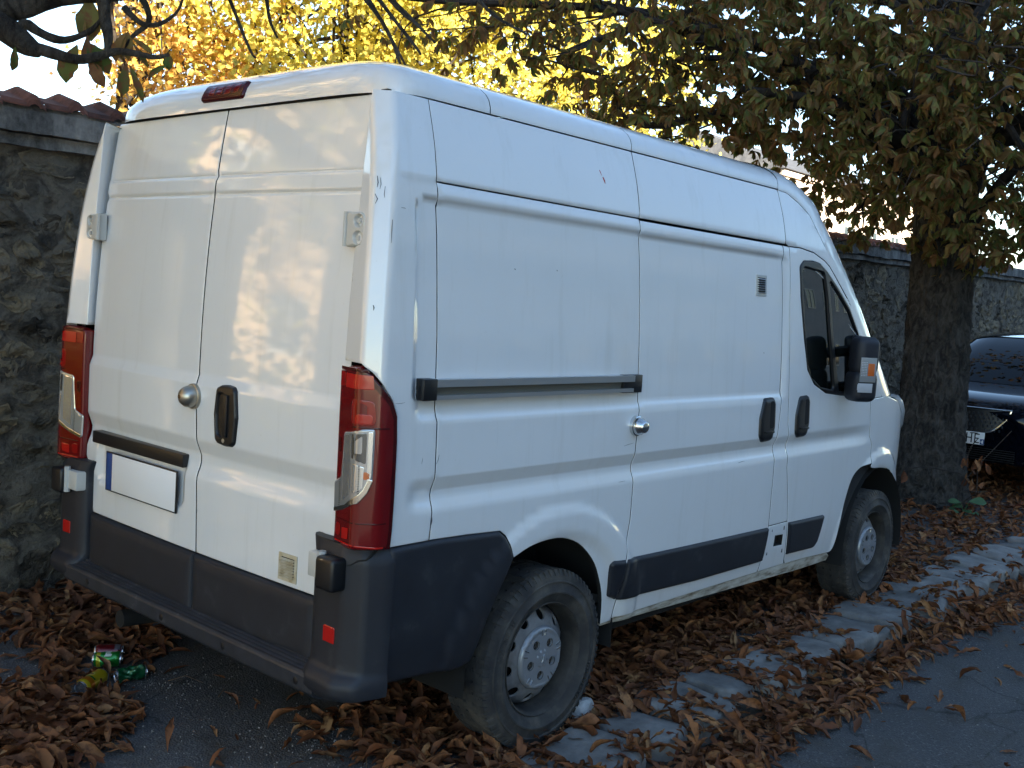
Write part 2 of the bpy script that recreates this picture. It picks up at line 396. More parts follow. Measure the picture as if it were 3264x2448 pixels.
# kerb: separate worn granite blocks bedded in dirt
M_GRAN=noisy('worn_granite',[(.28,(.080,.076,.071)),(.48,(.150,.143,.133)),(.62,(.205,.198,.185)),(.80,(.30,.285,.26))],7,.72,60,.5,.006,rand=.16)
kerb=tag(empty('kerb',(0,-1.13,0)),kind='structure')
V=[]; 
bed=sheet('kerb_bed',-30,58,-1.36,-.93,-.034,700,6,noisy('kerb_dirt',[(.35,(.030,.024,.018)),(.6,(.058,.048,.036)),(.78,(.12,.11,.095))],16,.95,90,.6,.01),.008,lambda x,y:-.060*(y<-1.30)); bed.parent=kerb; bed.location=(0,1.13,0); del bed['kind']
def kstone(x0,x1,y0,y1,top,seed):
    r=np.random.default_rng(seed); P=[]
    n=30; cx,cy=(x0+x1)/2,(y0+y1)/2; hx,hy=(x1-x0)/2,(y1-y0)/2; e=r.uniform(4.5,7); ph=r.uniform(0,6.28,4); am=r.uniform(.01,.035,4)
    sh=r.uniform(-.16,.16)
    def rad(q): return 1/((abs(math.cos(q))**e+abs(math.sin(q))**e)**(1/e))*(1+sum(am[k]*math.sin((k+2)*q+ph[k]) for k in range(4)))
    rings=[(1.0,-.10),(1.005,-.035),(.985,-.010),(.94,.002),(.85,.008),(.6,.010),(.3,.012)]
    tx,ty=r.uniform(-.02,.02,2); V=[];F=[]
    for s,dz in rings:
        for i in range(n):
            q=2*math.pi*i/n; a=rad(q)*s; x=a*math.cos(q)*hx+sh*a*math.sin(q)*hx*.5; y=a*math.sin(q)*hy
            z=top+dz+(tx*x/hx+ty*y/hy+.004*math.sin(9*x+ph[0])*math.sin(11*y+ph[1])+.002*math.sin(23*x+ph[2]+17*y))*(dz>-.02)
            V.append((cx+x,cy+y+1.13,z))
    V.append((cx,cy+1.13,top+.012)); m=len(rings)
    for j in range(m-1):
        for i in range(n): F.append((j*n+i,j*n+(i+1)%n,(j+1)*n+(i+1)%n,(j+1)*n+i))
    for i in range(n): F.append(((m-1)*n+i,(m-1)*n+(i+1)%n,m*n))
    o=MB().add(V,F,0,True).build('kerb_stone',M_GRAN,kerb)
# measured stones near the camera, then a regular run
ks=[(.50,.86,-1.34,-1.00),(.87,1.22,-1.33,-1.01),(1.24,1.56,-1.31,-.99),(1.58,1.92,-1.33,-.97),(1.95,2.26,-1.24,-.96),(2.27,2.62,-1.33,-.97),(2.64,3.02,-1.30,-.95),(3.05,3.62,-1.34,-.93),(3.64,4.02,-1.31,-.92),(4.05,4.48,-1.36,-.91),(4.50,4.98,-1.33,-.90),(5.0,5.44,-1.35,-.92),(5.46,6.0,-1.33,-.90)]
x=6.02
while x<24: L=rnd.uniform(.34,.62); ks.append((x,x+L-.02,-1.34+rnd.uniform(-.02,.02),-.93+rnd.uniform(-.03,.02))); x+=L
x=.48
while x>-6: L=rnd.uniform(.34,.6); ks.append((x-L+.02,x,-1.34+rnd.uniform(-.02,.02),-.95+rnd.uniform(-.03,.03))); x-=L
for i,k in enumerate(ks): kstone(*k,.024+rnd.uniform(-.008,.010),100+i)
# garden wall of rubble with a rendered coping and clay tiles
WY=1.90
wall=tag(empty('garden_wall',(6,WY+.2,0)),'old rubble stone garden wall with rendered coping and clay ridge tiles','wall')
wall_off=Vector((6,WY+.2,0))
def wtop(x): return 2.262+.0155*np.asarray(x,float)
M_MORT=noisy('old_wall_mortar',[(.26,(.030,.026,.021)),(.42,(.090,.078,.062)),(.56,(.20,.178,.142)),(.78,(.09,.08,.066))],7,.95,44,1.0,.04,dist=.8,detail=10)
M_STONE=noisy('wall_stone',[(.20,(.034,.029,.023)),(.36,(.085,.072,.055)),(.50,(.17,.145,.108)),(.66,(.28,.23,.15)),(.85,(.15,.13,.108))],8,.92,48,1.0,.035,rand=.42,dist=.8,detail=10)
def rendm():
    m,t,p=mat('stained_render'); a=noise(t,3.2,8,.7,geoco(t,(1.6,1.6,.5))); b=noise(t,30,5,.7,geoco(t))
    c=ramp(t,a,[(.36,(.035,.033,.031)),(.47,(.105,.10,.093)),(.56,(.215,.205,.19)),(.68,(.34,.33,.30))]); c=mix(t,.35,c,ramp(t,b,[(.35,(.03,.03,.03)),(.65,(.22,.215,.20))]))
    t.links.new(c,p.inputs['Base Color']); p.inputs['Roughness'].default_value=.95; bump(t,p,b,.6,.01); return m
M_REND=rendm()
xs=np.r_[np.arange(-1.38,1.6,.045),np.arange(1.6,5.2,.2),np.arange(5.2,16,.07),np.arange(16,45,.5)]; zs_=np.arange(0,1.0001,.02)
r2=np.random.default_rng(5); ph=r2.uniform(0,6.28,(14,2)); fr=r2.uniform(3,44,(14,2)); am=.020/np.sqrt(fr.mean(1))*1.6
def wbump(x,z): return sum(am[k]*np.sin(fr[k,0]*x+ph[k,0]+1.5*np.sin(fr[(k+3)%14,1]*z))*np.sin(fr[k,1]*z*1.2+ph[k,1]) for k in range(14))
X,Zf=np.meshgrid(xs,zs_); Z=Zf*(wtop(X)+.01)-.03*(Zf==0); Yw=WY+wbump(X,Z)-.05*(1-Zf)*0
V=np.stack([X-6,Yw-WY-.2,Z],-1).reshape(-1,3); nx=len(xs); I,J=np.meshgrid(np.arange(nx-1),np.arange(len(zs_)-1)); a=(J*nx+I).ravel()
link('mortar_face',mesh('mortar_face',V,None,M_MORT,Q=np.stack([a,a+1,a+nx+1,a+nx],1)),wall)
mb=MB(); mb.box(-1.38-6,39,-.13,.26,-.05,2.15); mb.build('core',M_MORT,wall)
def clip(P,a,b,c):
    out=[]; n=len(P)
    for i in range(n):
        p,q=P[i],P[(i+1)%n]; dp=a*p[0]+b*p[1]-c; dq=a*q[0]+b*q[1]-c
        if dp<=0: out.append(p)
        if dp*dq<0: k=dp/(dp-dq); out.append(p+(q-p)*k)
    return out
def stones(x0,x1,cw,chh,seed):
    r=np.random.default_rng(seed); S=[]
    z=.05; row=0
    while z<2.22:
        x=x0+r.uniform(0,cw)
        hh=chh*r.uniform(.8,1.25)
        while x<x1: S.append((x,z+hh/2+r.uniform(-.3,.3)*hh)); x+=cw*r.uniform(.5,1.5)
        z+=hh; row+=1
    S=np.array(S); out=[]
    for i,s in enumerate(S):
        top=float(wtop(s[0]))-.01
        P=[np.array(p) for p in ((s[0]-.5,.0),(s[0]+.5,.0),(s[0]+.5,top),(s[0]-.5,top))]
        d=S-s; k=np.argsort((d**2).sum(1))[1:15]
        for j in k:
            n=S[j]-s; n2=n*np.array([1,1.25]); mid=(S[j]+s)/2; P=clip(P,n2[0],n2[1],n2@mid)
            if len(P)<3: break
        if len(P)<3: continue
        out.append((s,np.array(P)))
    return out
def stone_mesh(P,seed):
    r=np.random.default_rng(seed); c=P.mean(0); g=r.uniform(.010,.022)
    for _ in range(2): P=np.concatenate([[.77*P[i]+.23*P[(i+1)%len(P)],.23*P[i]+.77*P[(i+1)%len(P)]] for i in range(len(P))])
    Q=c+(P-c)*(1+r.uniform(-.13,.07,len(P)))[:,None]; L=np.maximum(np.hypot(*(Q-c).T),1e-4); Q=c+(Q-c)*np.maximum(.3,1-g/L)[:,None]
    n=len(Q); h=r.uniform(.0,.010) if r.random()>.25 else -.010; tl=r.uniform(-.07,.07,2); V=[];F=[]
    for s,f in ((1.0,-.9),(.985,.45),(.93,.9),(.80,1.0),(.62,1.0),(.42,1.0),(.2,1.02)):
        R=c+(Q-c)*s
        for i,p in enumerate(R):
            b=float(wbump(p[0],p[1])); V.append((p[0]-6,b-.2-(h*f+(f>0)*((p-c)@tl+r.normal(0,.0045))) if f>0 else b-.2+.03,p[1]))
    V.append((c[0]-6,float(wbump(*c))-.2-h*1.0,c[1])); m=7
    for j in range(m-1):
        for i in range(n): F.append((j*n+i,j*n+(i+1)%n,(j+1)*n+(i+1)%n,(j+1)*n+i))
    for i in range(n): F.append(((m-1)*n+i,(m-1)*n+(i+1)%n,m*n))
    return V,F
allst=[q for q in stones(-1.6,1.5,.22,.15,11) if q[1][:,0].min()>-1.38]+stones(5.0,17,.34,.22,12)
mid=stones(1.5,5.0,.34,.22,13)+stones(17,40,.5,.3,14)
def dist(s): return math.hypot(s[0][0]-CAM.x,WY-CAM.y)
vis=[s for s in allst if s[0][0]>-.75]; rest=[s for s in allst if s[0][0]<=-.75]+mid
vis.sort(key=lambda s:-abs(area(s[1]))/dist(s)**2); rest+=vis[295:]; vis=vis[:295]
for i,(s,P) in enumerate(vis):
    V,F=stone_mesh(P,1000+i); MB().add(V,F,0,False).build('stone',M_STONE,wall)
mb=MB()
for i,(s,P) in enumerate(rest): V,F=stone_mesh(P,3000+i); mb.add(V,F,0,True)
tag(mb.build('stone_rubble',M_STONE,wall),kind='stuff')
# coping: ledge, rendered band, tiles
def band(name,y0,y1,za,zb,amp,m):
    xs=np.arange(-1.40,40,.06); r=np.random.default_rng(int(za*100)+3); V=[];F=[]
    for i,x in enumerate(xs):
        t=float(wtop(x)); q=amp*(math.sin(5.1*x+za*9)+.6*math.sin(13.7*x+za*31)+.5*math.sin(31*x))
        V+=[(x-6,.1,t+za),(x-6,y0-WY-.2+q*.6,t+za+q+r.normal(0,amp*.35)),(x-6,y0-WY-.2+q*.6+.003,t+(za*.3+zb*.7)),(x-6,y1-WY-.2+q*.5,t+zb-.01),(x-6,.1,t+zb)]
    for i in range(len(xs)-1):
        for j in range(4): F.append((i*5+j,i*5+5+j,i*5+6+j,i*5+1+j))
    MB().add(V,F,0,False).build(name,m,wall)
band('ledge',WY-.055,WY-.055,-.012,.058,.004,M_REND); band('coping',WY-.095,WY-.075,.052,.205,.006,M_REND)
M_TILE=noisy('clay_tile',[(.3,(.070,.034,.026)),(.5,(.17,.070,.048)),(.66,(.24,.105,.072)),(.82,(.13,.11,.095))],9,.85,50,.5,.01,rand=.35)
tv=[];n=13
prof=[(-.108,.012),(-.10,.020),(.005,.016),(.012,.020),(.022,.036),(.034,.050),(.050,.055),(.066,.050),(.080,.036),(.090,.022),(.107,.010)]
pv=[]
for yy,zz in ((-.175,-.020),(-.165,.000),(.02,.055),(.22,.04)):
    for px,pz in prof: pv.append((px,yy,pz+zz))
for px,pz in prof: pv.append((px,-.175,pz-.028 if pz<.03 else pz-.020-.028))
n=len(prof); tf=[(j*n+i,j*n+i+1,(j+1)*n+i+1,(j+1)*n+i) for j in range(3) for i in range(n-1)]+[(4*n+i,4*n+i+1,i+1,i) for i in range(n-1)]
tb=MB().add(pv,tf); t0=tb.build('tile',M_TILE,wall); t0.location=(-1.30-6,-.2+.06,float(wtop(-1.30))+.178)
x=-1.30+.214; r3=random.Random(3)
while x<16:
    o=t0.copy(); COL.objects.link(o); o.parent=wall; o.location=(x-6,-.14+r3.uniform(-.008,.008),float(wtop(x))+.178+r3.uniform(-.004,.006)); o.rotation_euler=(r3.uniform(-.03,.03),r3.uniform(-.03,.03),r3.uniform(-.03,.03)); x+=.214
# houses: those across the street (they shade the pavement) and a pale one beyond the garden
M_STU3=noisy('blue_grey_stucco',[(.35,(.26,.29,.31)),(.65,(.34,.37,.39))],.8,.9,20,.15,.01); M_STUC=noisy('cream_stucco',[(.35,(.40,.37,.31)),(.65,(.50,.47,.40))],.8,.9,20,.15,.01); M_STU2=noisy('grey_stucco',[(.35,(.27,.29,.31)),(.65,(.35,.37,.39))],.8,.9,20,.15,.01)
M_WARM=noisy('ochre_render',[(.35,(.70,.48,.26)),(.65,(.78,.57,.33))],.6,.9); M_PALE=noisy('pale_sunlit_render',[(.35,(.62,.52,.44)),(.65,(.72,.62,.54))],.6,.9); M_SHUT=simple('green_shutter',(.03,.07,.05),.6); M_FRAME=simple('white_frame',(.6,.6,.58),.5)
M_WGL=simple('house_glass',(.02,.025,.03),.05,0,0,.6); M_ROOF=noisy('slate_roof',[(.4,(.07,.075,.085)),(.6,(.11,.115,.125))],3,.8,30,.3,.01)
def house(name,label,x0,x1,yf,depth,h,rows,m,facing=1,sh=True):
    e=tag(empty(name,((x0+x1)/2,yf,0)),label,'house'); L=(x1-x0)/2; d=-facing
    mb=MB(); mb.box(-L,L,min(0,d*depth),max(0,d*depth),-.1,h); mb.box(-L-.05,L+.05,min(facing*.15,0),max(facing*.15,0),h-.25,h,bev=.03); mb.build('wall',m,e)
    rf=MB(); y0,y1=facing*.3,d*(depth+.3); V=[(-L-.2,y0,h+.003),(L+.2,y0,h+.003),(L+.2,y1,h+.003),(-L-.2,y1,h+.003),(-L-.2,(y0+y1)/2,h+depth*.22),(L+.2,(y0+y1)/2,h+depth*.22)]
    rf.add(V,[(0,1,5,4),(2,3,4,5),(0,4,3),(1,2,5),(3,2,1,0)]); rf.build('roof',M_ROOF,e)
    nw=max(2,int((x1-x0)/2.4))
    for r in range(rows):
        for i in range(nw):
            x=-L+(i+.5)*(2*L/nw); z=1.0+r*(h-.9)/rows; w=MB(); f=facing
            for (a,b,c,dd) in ((x-.55,x+.55,z,z+.07),(x-.55,x+.55,z+1.53,z+1.6),(x-.55,x-.48,z+.07,z+1.53),(x+.48,x+.55,z+.07,z+1.53),(x-.03,x+.03,z+.07,z+1.53)): w.box(a,b,min(f*.01,f*.06),max(f*.01,f*.06),c,dd)
            fr=w.build('window',M_FRAME,e); MB().box(x-.48,x+.48,min(f*.01,f*.03),max(f*.01,f*.03),z+.07,z+1.53).build('pane',M_WGL,fr)
            if sh:
                for s in (-1,1): MB().box(x+s*.83-.26,x+s*.83+.26,min(f*.01,f*.05),max(f*.01,f*.05),z,z+1.6).build('shutter',M_SHUT,e)
    return e
house('town_house','wide grey stuccoed town house across the street from the van',-12.3,1.2,-18,9,12.3,4,M_STU2,sh=False)
house('town_house','tall blue grey town house with green shutters across the street opposite the chestnut',1.4,14,-18,9,12.6,4,M_STU3)
house('town_house','cream house with green shutters down the opposite side of the street',14.2,32,-18,9,11,3,M_STUC)
house('town_house','plain grey house far down the opposite side of the street',32.2,56,-18,9,11.5,3,M_STU2,sh=False)
house('town_house','blue grey house at the far end of the opposite side',56.2,84,-18,9,11.5,3,M_STU3,sh=False)
house('pale_house','pale sunlit house glimpsed through leaves beyond the garden wall',37,56,17,8,7.6,2,M_PALE,-1,False)

house('added_house','added unseen ochre house back of the camera, bouncing warm light onto the van rear',-40,-6,11.5,8,15,4,M_WARM,-1,False)  # unseen house added for warm bounce light on the van rear
gw=tag(empty('garden_wall',(-12,WY+.2,0)),'farther stretch of rubble garden wall beyond the gateway behind the camera','wall')
mb=MB()
for i in range(26): mb.box(-8+i*.62,-8+i*.62+.60,-.20+rnd.uniform(-.01,.01),.2,-.05,2.2+rnd.uniform(-.02,.02),bev=.02,seg=1)
mb.build('masonry',M_STONE,gw); MB().box(-8.05,8.15,-.26,.26,2.2,2.42,bev=.02).build('coping',M_REND,gw)
# ---------------------------------------------------------------- the van
def van_paint():
    m,t,p=mat('white_van_paint'); co=geoco(t)
    f=noise(t,2.2,5,.6,co); g=noise(t,60,4,.7,co)
    c=mix(t,ramp(t,f,[(.42,(0,0,0)),(.75,(.22,.22,.22))]),(.755,.758,.75),(.65,.65,.63))
    c=mix(t,ramp(t,g,[(.67,(0,0,0)),(.75,(.30,.30,.30))]),c,(.50,.48,.42))
    st=noise(t,7,6,.65,geoco(t,(2.2,2.2,.16))); c=mix(t,ramp(t,st,[(.54,(0,0,0)),(.74,(.24,.24,.24))]),c,(.52,.50,.44))
    d2=noise(t,1.3,6,.7,geoco(t,(1,1,.7)),.4); c=mix(t,ramp(t,d2,[(.55,(0,0,0)),(.75,(.20,.20,.20))]),c,(.56,.54,.49))
    t.links.new(c,p.inputs['Base Color']); p.inputs['Roughness'].default_value=.42
    p.inputs['Coat Weight'].default_value=1.0; p.inputs['Coat Roughness'].default_value=.055; p.inputs['Coat IOR'].default_value=1.6
    b=bump(t,p,noise(t,4.5,2,.5,co),.010,.05)
    t.links.new(b.outputs[0],p.inputs['Coat Normal']); return m
M_PAINT=van_paint()
M_SILL=noisy('dirty_sill_paint',[(.35,(.60,.58,.52)),(.52,(.42,.38,.31)),(.66,(.16,.13,.09))],9,.6,stretch=(1,1,4))
M_PLAS=noisy('grey_bumper_plastic',[(.3,(.011,.012,.017)),(.6,(.016,.018,.024)),(.74,(.045,.046,.050))],6,.55,220,.12,.002,spec=.45)
M_PLASR=noisy('scuffed_step_plastic',[(.35,(.018,.020,.025)),(.62,(.030,.032,.040)),(.74,(.12,.12,.12))],14,.5,180,.2,.002,spec=.45)
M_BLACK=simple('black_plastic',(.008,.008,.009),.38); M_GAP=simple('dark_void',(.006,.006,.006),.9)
M_TYRE=noisy('dusty_tyre_rubber',[(.30,(.020,.020,.022)),(.50,(.044,.042,.040)),(.66,(.095,.085,.072))],7,.85,160,.3,.003)
M_STEEL=noisy('dusty_steel_wheel',[(.3,(.095,.095,.096)),(.55,(.175,.175,.178)),(.75,(.075,.063,.048))],11,.5,90,.1,.002,spec=.5)
M_CAP=simple('silver_hub_cap',(.26,.27,.285),.36,.35); M_RIM=noisy('dirty_rim_well_shade',[(.35,(.020,.019,.018)),(.6,(.055,.050,.044)),(.78,(.11,.10,.085))],9,.7)
M_ALU=simple('aluminium',(.50,.51,.52),.36,.85); M_CHROME=simple('bright_steel',(.62,.62,.60),.16,1)
M_RED=simple('red_lens',(.135,.002,.003),.12,0,.4); M_REDM=simple('red_lens_mid',(.25,.004,.004),.14,0,.3); M_REDB=simple('red_lens_bright',(.42,.008,.005),.2,0,.25); M_REDD=simple('red_lens_dark',(.050,.002,.003),.22,0,.15,.3)
M_CLEAR=simple('clear_lens',(.46,.47,.47),.10,.55,1); M_SILV=simple('lamp_reflector',(.62,.63,.64),.22,.8,1); M_SILD=simple('lamp_reflector_dark',(.10,.11,.12),.18,.7,1); M_AMBER=simple('amber_lens',(.55,.12,.02),.2,0,1)
M_GLASS=simple('dark_window_glass',(.004,.006,.005),.01,0,0,.5)
M_PLATE=simple('plate_white',(.80,.80,.80),.35); M_BLUE=simple('plate_blue',(.01,.05,.20),.4)
M_GREYW=simple('grey_white_hinge',(.50,.50,.47),.4,0,.4); M_VENT=noisy('vent_cream',[(.35,(.55,.50,.38)),(.6,(.42,.35,.22)),(.75,(.20,.15,.08))],30,.5)
M_SCUFF=simple('dark_scuff',(.07,.07,.075),.7); M_REDMARK=simple('red_scuff',(.50,.05,.03),.6); M_DUSTP=simple('dull_tape',(.42,.43,.45),.5)
van=tag(empty('delivery_van',(0,0,0)),'white high-roofed panel van parked half on the leafy pavement','van')
GUT=2.291
def s_in(z):
    ss=np.linspace(-.32,.0,161); y=-W(ss,np.full(161,z))[:,1]; return float(np.interp(.834,y,ss))
zs=[1.452,1.6,1.75,1.9,2.05,2.17,GUT]
PILLAR=[(s_in(z),z) for z in zs[::-1]]+[(-.075,1.452),(-.035,1.427),(.005,1.386),(.040,1.346),(.060,1.30),(.063,1.219),(.061,1.1),(.058,.948),(.053,.889),(.220,.889),(.231,1.05),(.231,1.55),(.218,2.03),(.222,GUT)]
QUART=[(.2245,.890),(.40,.885),(.563,.877),(.594,.857),(.630,.776),(.718,.803),(.822,.812),(.927,.803),(1.037,.762),(1.131,.685),(1.186,.6),(1.224,.515),(1.249,.402),(1.318,.404),(1.319,.439),(1.327,.66),(1.349,.82),(1.348,.96),(1.349,1.02),(1.350,1.12),(1.367,1.30),(1.364,1.41),(1.359,1.71),(1.348,2.024),(.223,2.026),(.235,1.55),(.235,1.05)]
SLIDE=[(1.323,.414),(1.323,.439),(1.331,.66),(1.353,.82),(1.352,.96),(1.353,1.02),(1.354,1.12),(1.371,1.30),(1.368,1.41),(1.363,1.71),(1.352,2.018),(2.573,2.018),(2.580,1.8),(2.589,1.4),(2.588,1.28),(2.565,1.1),(2.552,.99),(2.556,.8),(2.564,.64),(2.545,.44),(2.541,.414)]
BP=[(2.569,.648),(2.561,.8),(2.557,.99),(2.570,1.1),(2.593,1.28),(2.594,1.4),(2.585,1.8),(2.578,2.018),(2.641,2.018),(2.636,1.736),(2.651,1.486),(2.672,1.149),(2.699,1.06),(2.696,.93),(2.741,.77),(2.768,.648)]
FLAP=[(2.568,.644),(2.769,.644),(2.811,.461),(2.818,.435),(2.83,.412),(2.546,.414),(2.550,.44)]
FDOOR=[(2.645,2.018),(2.640,1.736),(2.655,1.486),(2.676,1.149),(2.704,1.06),(2.701,.93),(2.746,.77),(2.773,.641),(2.816,.461),(2.823,.435),(2.845,.410),(3.10,.403),(3.395,.387),(3.422,.409),(3.442,.538),(3.488,.689),(3.552,.799),(3.655,.848),(3.792,.866),(3.800,.97),(3.758,1.025),(3.738,1.145),(3.728,1.238),(3.70,1.41),(3.545,1.606),(3.405,1.742),(3.242,1.852),(3.103,1.950),(3.042,1.976),(2.922,2.007),(2.767,2.020)]
WIN=rpoly([(2.742,1.93),(2.79,1.962),(2.90,1.969),(2.99,1.960),(3.077,1.922),(3.205,1.848),(3.369,1.745),(3.498,1.619),(3.61,1.47),(3.655,1.31),(3.61,1.262),(3.303,1.271),(3.1,1.288),(2.948,1.338),(2.859,1.415),(2.804,1.572),(2.753,1.783)],.03,3)
GL1=rpoly([(2.772,1.90),(2.80,1.93),(3.03,1.915),(3.066,1.797),(3.117,1.576),(3.198,1.305),(3.033,1.323),(2.913,1.378),(2.862,1.445),(2.808,1.657)],.02,3)
GL2=rpoly([(3.088,1.885),(3.20,1.822),(3.36,1.722),(3.485,1.60),(3.585,1.46),(3.625,1.315),(3.60,1.285),(3.265,1.296),(3.160,1.58)],.015,3)
CABUP=[(2.611,2.032),(2.609,GUT),(2.70,2.288),(2.82,2.25),(2.92,2.20),(2.97,2.14),(3.04,2.07),(3.13,1.99),(3.33,1.81),(3.56,1.58),(3.80,1.37),(3.92,1.245),(3.733,1.243),(3.705,1.413),(3.549,1.610),(3.409,1.747),(3.246,1.857),(3.106,1.955),(3.045,1.981),(2.925,2.012),(2.768,2.025),(2.642,2.024)]
FEND=[(3.733,1.238),(3.743,1.145),(3.763,1.025),(3.805,.97),(3.797,.866),(3.80,.838),(4.003,.818),(4.18,.785),(4.29,.70),(4.335,.645),(4.78,.66),(4.835,.74),(4.77,.87),(4.60,1.03),(4.30,1.20),(4.0,1.25),(3.92,1.242)]
ARCHB=[(4.34,.638),(4.385,.55),(4.40,.42),(4.41,.30),(4.74,.30),(4.83,.42),(4.83,.56),(4.785,.652)]
SKIRT=rpoly([(.058,.884),(.263,.887),(.555,.876),(.590,.852),(.622,.775),(.575,.68),(.54,.58),(.51,.49),(.482,.42),(.384,.418),(.19,.433),(.040,.442)],[0,0,.03,.02,0,0,0,0,.02,0,0,0])
SILL=[(1.252,.398),(1.318,.400),(1.323,.409),(2.541,.409),(2.84,.406),(3.10,.398),(3.395,.381),(3.424,.36),(3.418,.332),(3.07,.336),(2.545,.355),(1.9,.372),(1.315,.388),(1.262,.388)]
lip=lambda d: ((0,-.004),(.004,d*.55),(.010,d*.9),(.020,d))
def arc(P,i,j,n=26):
    a=np.array(P[i:j+1],float); t=np.linspace(0,len(a)-1,n); out=[]
    for q in t:
        m=min(int(q),len(a)-2); k=q-m; p0=a[max(m-1,0)];p1=a[m];p2=a[m+1];p3=a[min(m+2,len(a)-1)]
        out.append(tuple(.5*((2*p1)+(-p0+p2)*k+(2*p0-5*p1+4*p2-p3)*k*k+(-p0+3*p1-3*p2+p3)*k**3)))
    return P[:i]+out+P[j+1:]
Q0=list(QUART); QUART=arc(QUART,4,12); FDOOR0=list(FDOOR); FDOOR=arc(FDOOR,12,18); FEND=arc(FEND,4,9,18)
def flank(mir):
    k=dict(mir=mir); h=.022 if not mir else .06
    pan('corner_pillar',van,M_PAINT,W,PILLAR,h=.018 if not mir else .03,depth=.075,**k)
    if not mir:
        pan('quarter_panel',van,M_PAINT,W,QUART,h=h,rows=(1.07,1.046,1.092),**k)
        sd=pan('sliding_door',van,M_PAINT,W,SLIDE,h=h,rows=(1.07,1.046,1.092),**k)
        pan('door_pillar',van,M_PAINT,W,BP,h=h,**k)
        fl=pan('flap_panel',van,M_PAINT,W,FLAP,holes=[[(2.655,.586),(2.745,.581),(2.753,.524),(2.658,.529)]],h=h,depth=.03,**k)
        mb=MB()
        for a,b,r in ((2.612,.617,.004),(2.742,.616,.007),(2.765,.493,.007),(2.598,.500,.005)):
            P=W(np.array([a]),np.array([b]))[0]; mb.box(P[0]-r*.6,P[0]+r*.6,P[1]-.0012,P[1]+.004,b-r*1.4,b+r*1.4)
        mb.build('slot',M_BLACK,fl)
        pan('trim',sd,M_PLAS,off(W,.001),rpoly([(1.337,.664),(1.81,.654),(2.560,.642),(2.549,.470),(1.914,.473),(1.318,.493)],[0,0,.012,.012,0,0]),h=.05,prof=lip(.013),**k)
        pan('side_trim',van,M_PLAS,off(W,.001),rpoly([(1.232,.655),(1.245,.672),(1.331,.665),(1.313,.494),(1.29,.505),(1.25,.52)],[.015,.02,0,0,.02,.02]),h=.05,prof=lip(.013),**k)
    else:
        pan('side_panel',van,M_PAINT,W,[(.226,.890)]+QUART[1:30]+[(1.318,.404),(2.545,.414),(2.83,.412)]+FDOOR0[8:9]+FDOOR0[:8][::-1]+[(2.645,2.024),(.223,2.026)],h=.07,**k)
    pan('upper_side_panel',van,M_PAINT,W,[(.222,2.030),(1.350,2.028),(1.357,GUT),(.226,GUT)],h=.03,**k)
    pan('upper_side_panel',van,M_PAINT,W,[(1.354,2.028),(2.607,2.028),(2.605,GUT),(1.361,GUT)],h=.03,**k)
    fd=pan('front_door',van,M_PAINT,W,FDOOR,holes=[WIN],h=h,**k)
    pan('window_frame',fd,M_BLACK,W,WIN,holes=[GL1,GL2],h=.03,prof=((0,-.006),(.004,.001),(.009,.003)),**k)
    pan('window_pane',fd,M_GLASS,off(W,-.009),GL1,h=.05,prof=((0,0),(.004,0)),depth=0,**k)
    pan('window_pane',fd,M_GLASS,off(W,-.007),GL2,h=.05,prof=((0,0),(.004,0)),depth=0,**k)
    pan('trim',fd,M_PLAS,off(W,.001),rpoly([(2.778,.640),(3.209,.630),(3.174,.485),(3.139,.454),(2.820,.464)],[0,.012,.03,.04,0]),h=.05,prof=lip(.013),**k)
    pan('cab_side',van,M_PAINT,W,CABUP,h=.025,**k)
    pan('fender',van,M_PAINT,W,FEND,h=.025,**k)
    pan('bumper_end',van,M_PLAS,off(W,.004),ARCHB,h=.04,**k)
    pan('rear_skirt',van,M_PLAS,off(W,.001),SKIRT,h=.035,prof=lip(.010),**k)
    pan('sill',van,M_SILL,off(W,-.006),SILL,h=.03,depth=.05,**k)
    # dark inner body behind the gaps
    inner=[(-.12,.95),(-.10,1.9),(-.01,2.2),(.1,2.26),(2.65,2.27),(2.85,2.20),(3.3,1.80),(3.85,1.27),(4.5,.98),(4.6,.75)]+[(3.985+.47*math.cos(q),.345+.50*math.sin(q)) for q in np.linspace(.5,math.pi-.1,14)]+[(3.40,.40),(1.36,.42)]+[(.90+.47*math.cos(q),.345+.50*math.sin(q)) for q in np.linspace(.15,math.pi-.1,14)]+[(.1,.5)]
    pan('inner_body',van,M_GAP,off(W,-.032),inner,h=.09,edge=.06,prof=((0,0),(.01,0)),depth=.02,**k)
    # lamp cluster
    lamp=pan('rear_lamp',van,M_RED,W,rpoly([(-.205,1.428),(-.139,1.442),(-.075,1.445),(-.037,1.420),(.001,1.379),(.034,1.340),(.053,1.297),(.056,1.219),(.054,1.1),(.051,.948),(.046,.884),(-.016,.884),(-.068,.880),(-.148,.872),(-.212,.873),(-.216,1.1)],.008,3),h=.016,prof=((0,-.012),(.003,.004),(.009,.009),(.018,.011)),depth=.03,**k)
    Fl=off(W,.0122)
    pan('gasket',lamp,M_REDD,off(W,.0075),rpoly([(-.075,1.443),(-.037,1.419),(.001,1.378),(.034,1.339),(.053,1.297),(.056,1.219),(.054,1.1),(.051,.948),(.047,.886),(.026,.886),(.030,.948),(.034,1.219),(.032,1.285),(.015,1.325),(-.015,1.365),(-.045,1.397),(-.075,1.422)],.006,2),h=.02,prof=((0,-.002),(.004,.004)),depth=0,**k)
    seg=lambda m,P,r=.004,o=.0122: pan('red_segment',lamp,m,off(W,o),rpoly(P,r),h=.03,prof=((0,0),(.002,.0006)),depth=0,**k)
    seg(M_REDD,[(-.188,1.436),(-.050,1.436),(-.038,1.426),(-.188,1.426)],.003)
    seg(M_REDB,[(-.150,1.418),(-.030,1.418),(-.026,1.376),(-.150,1.374)])
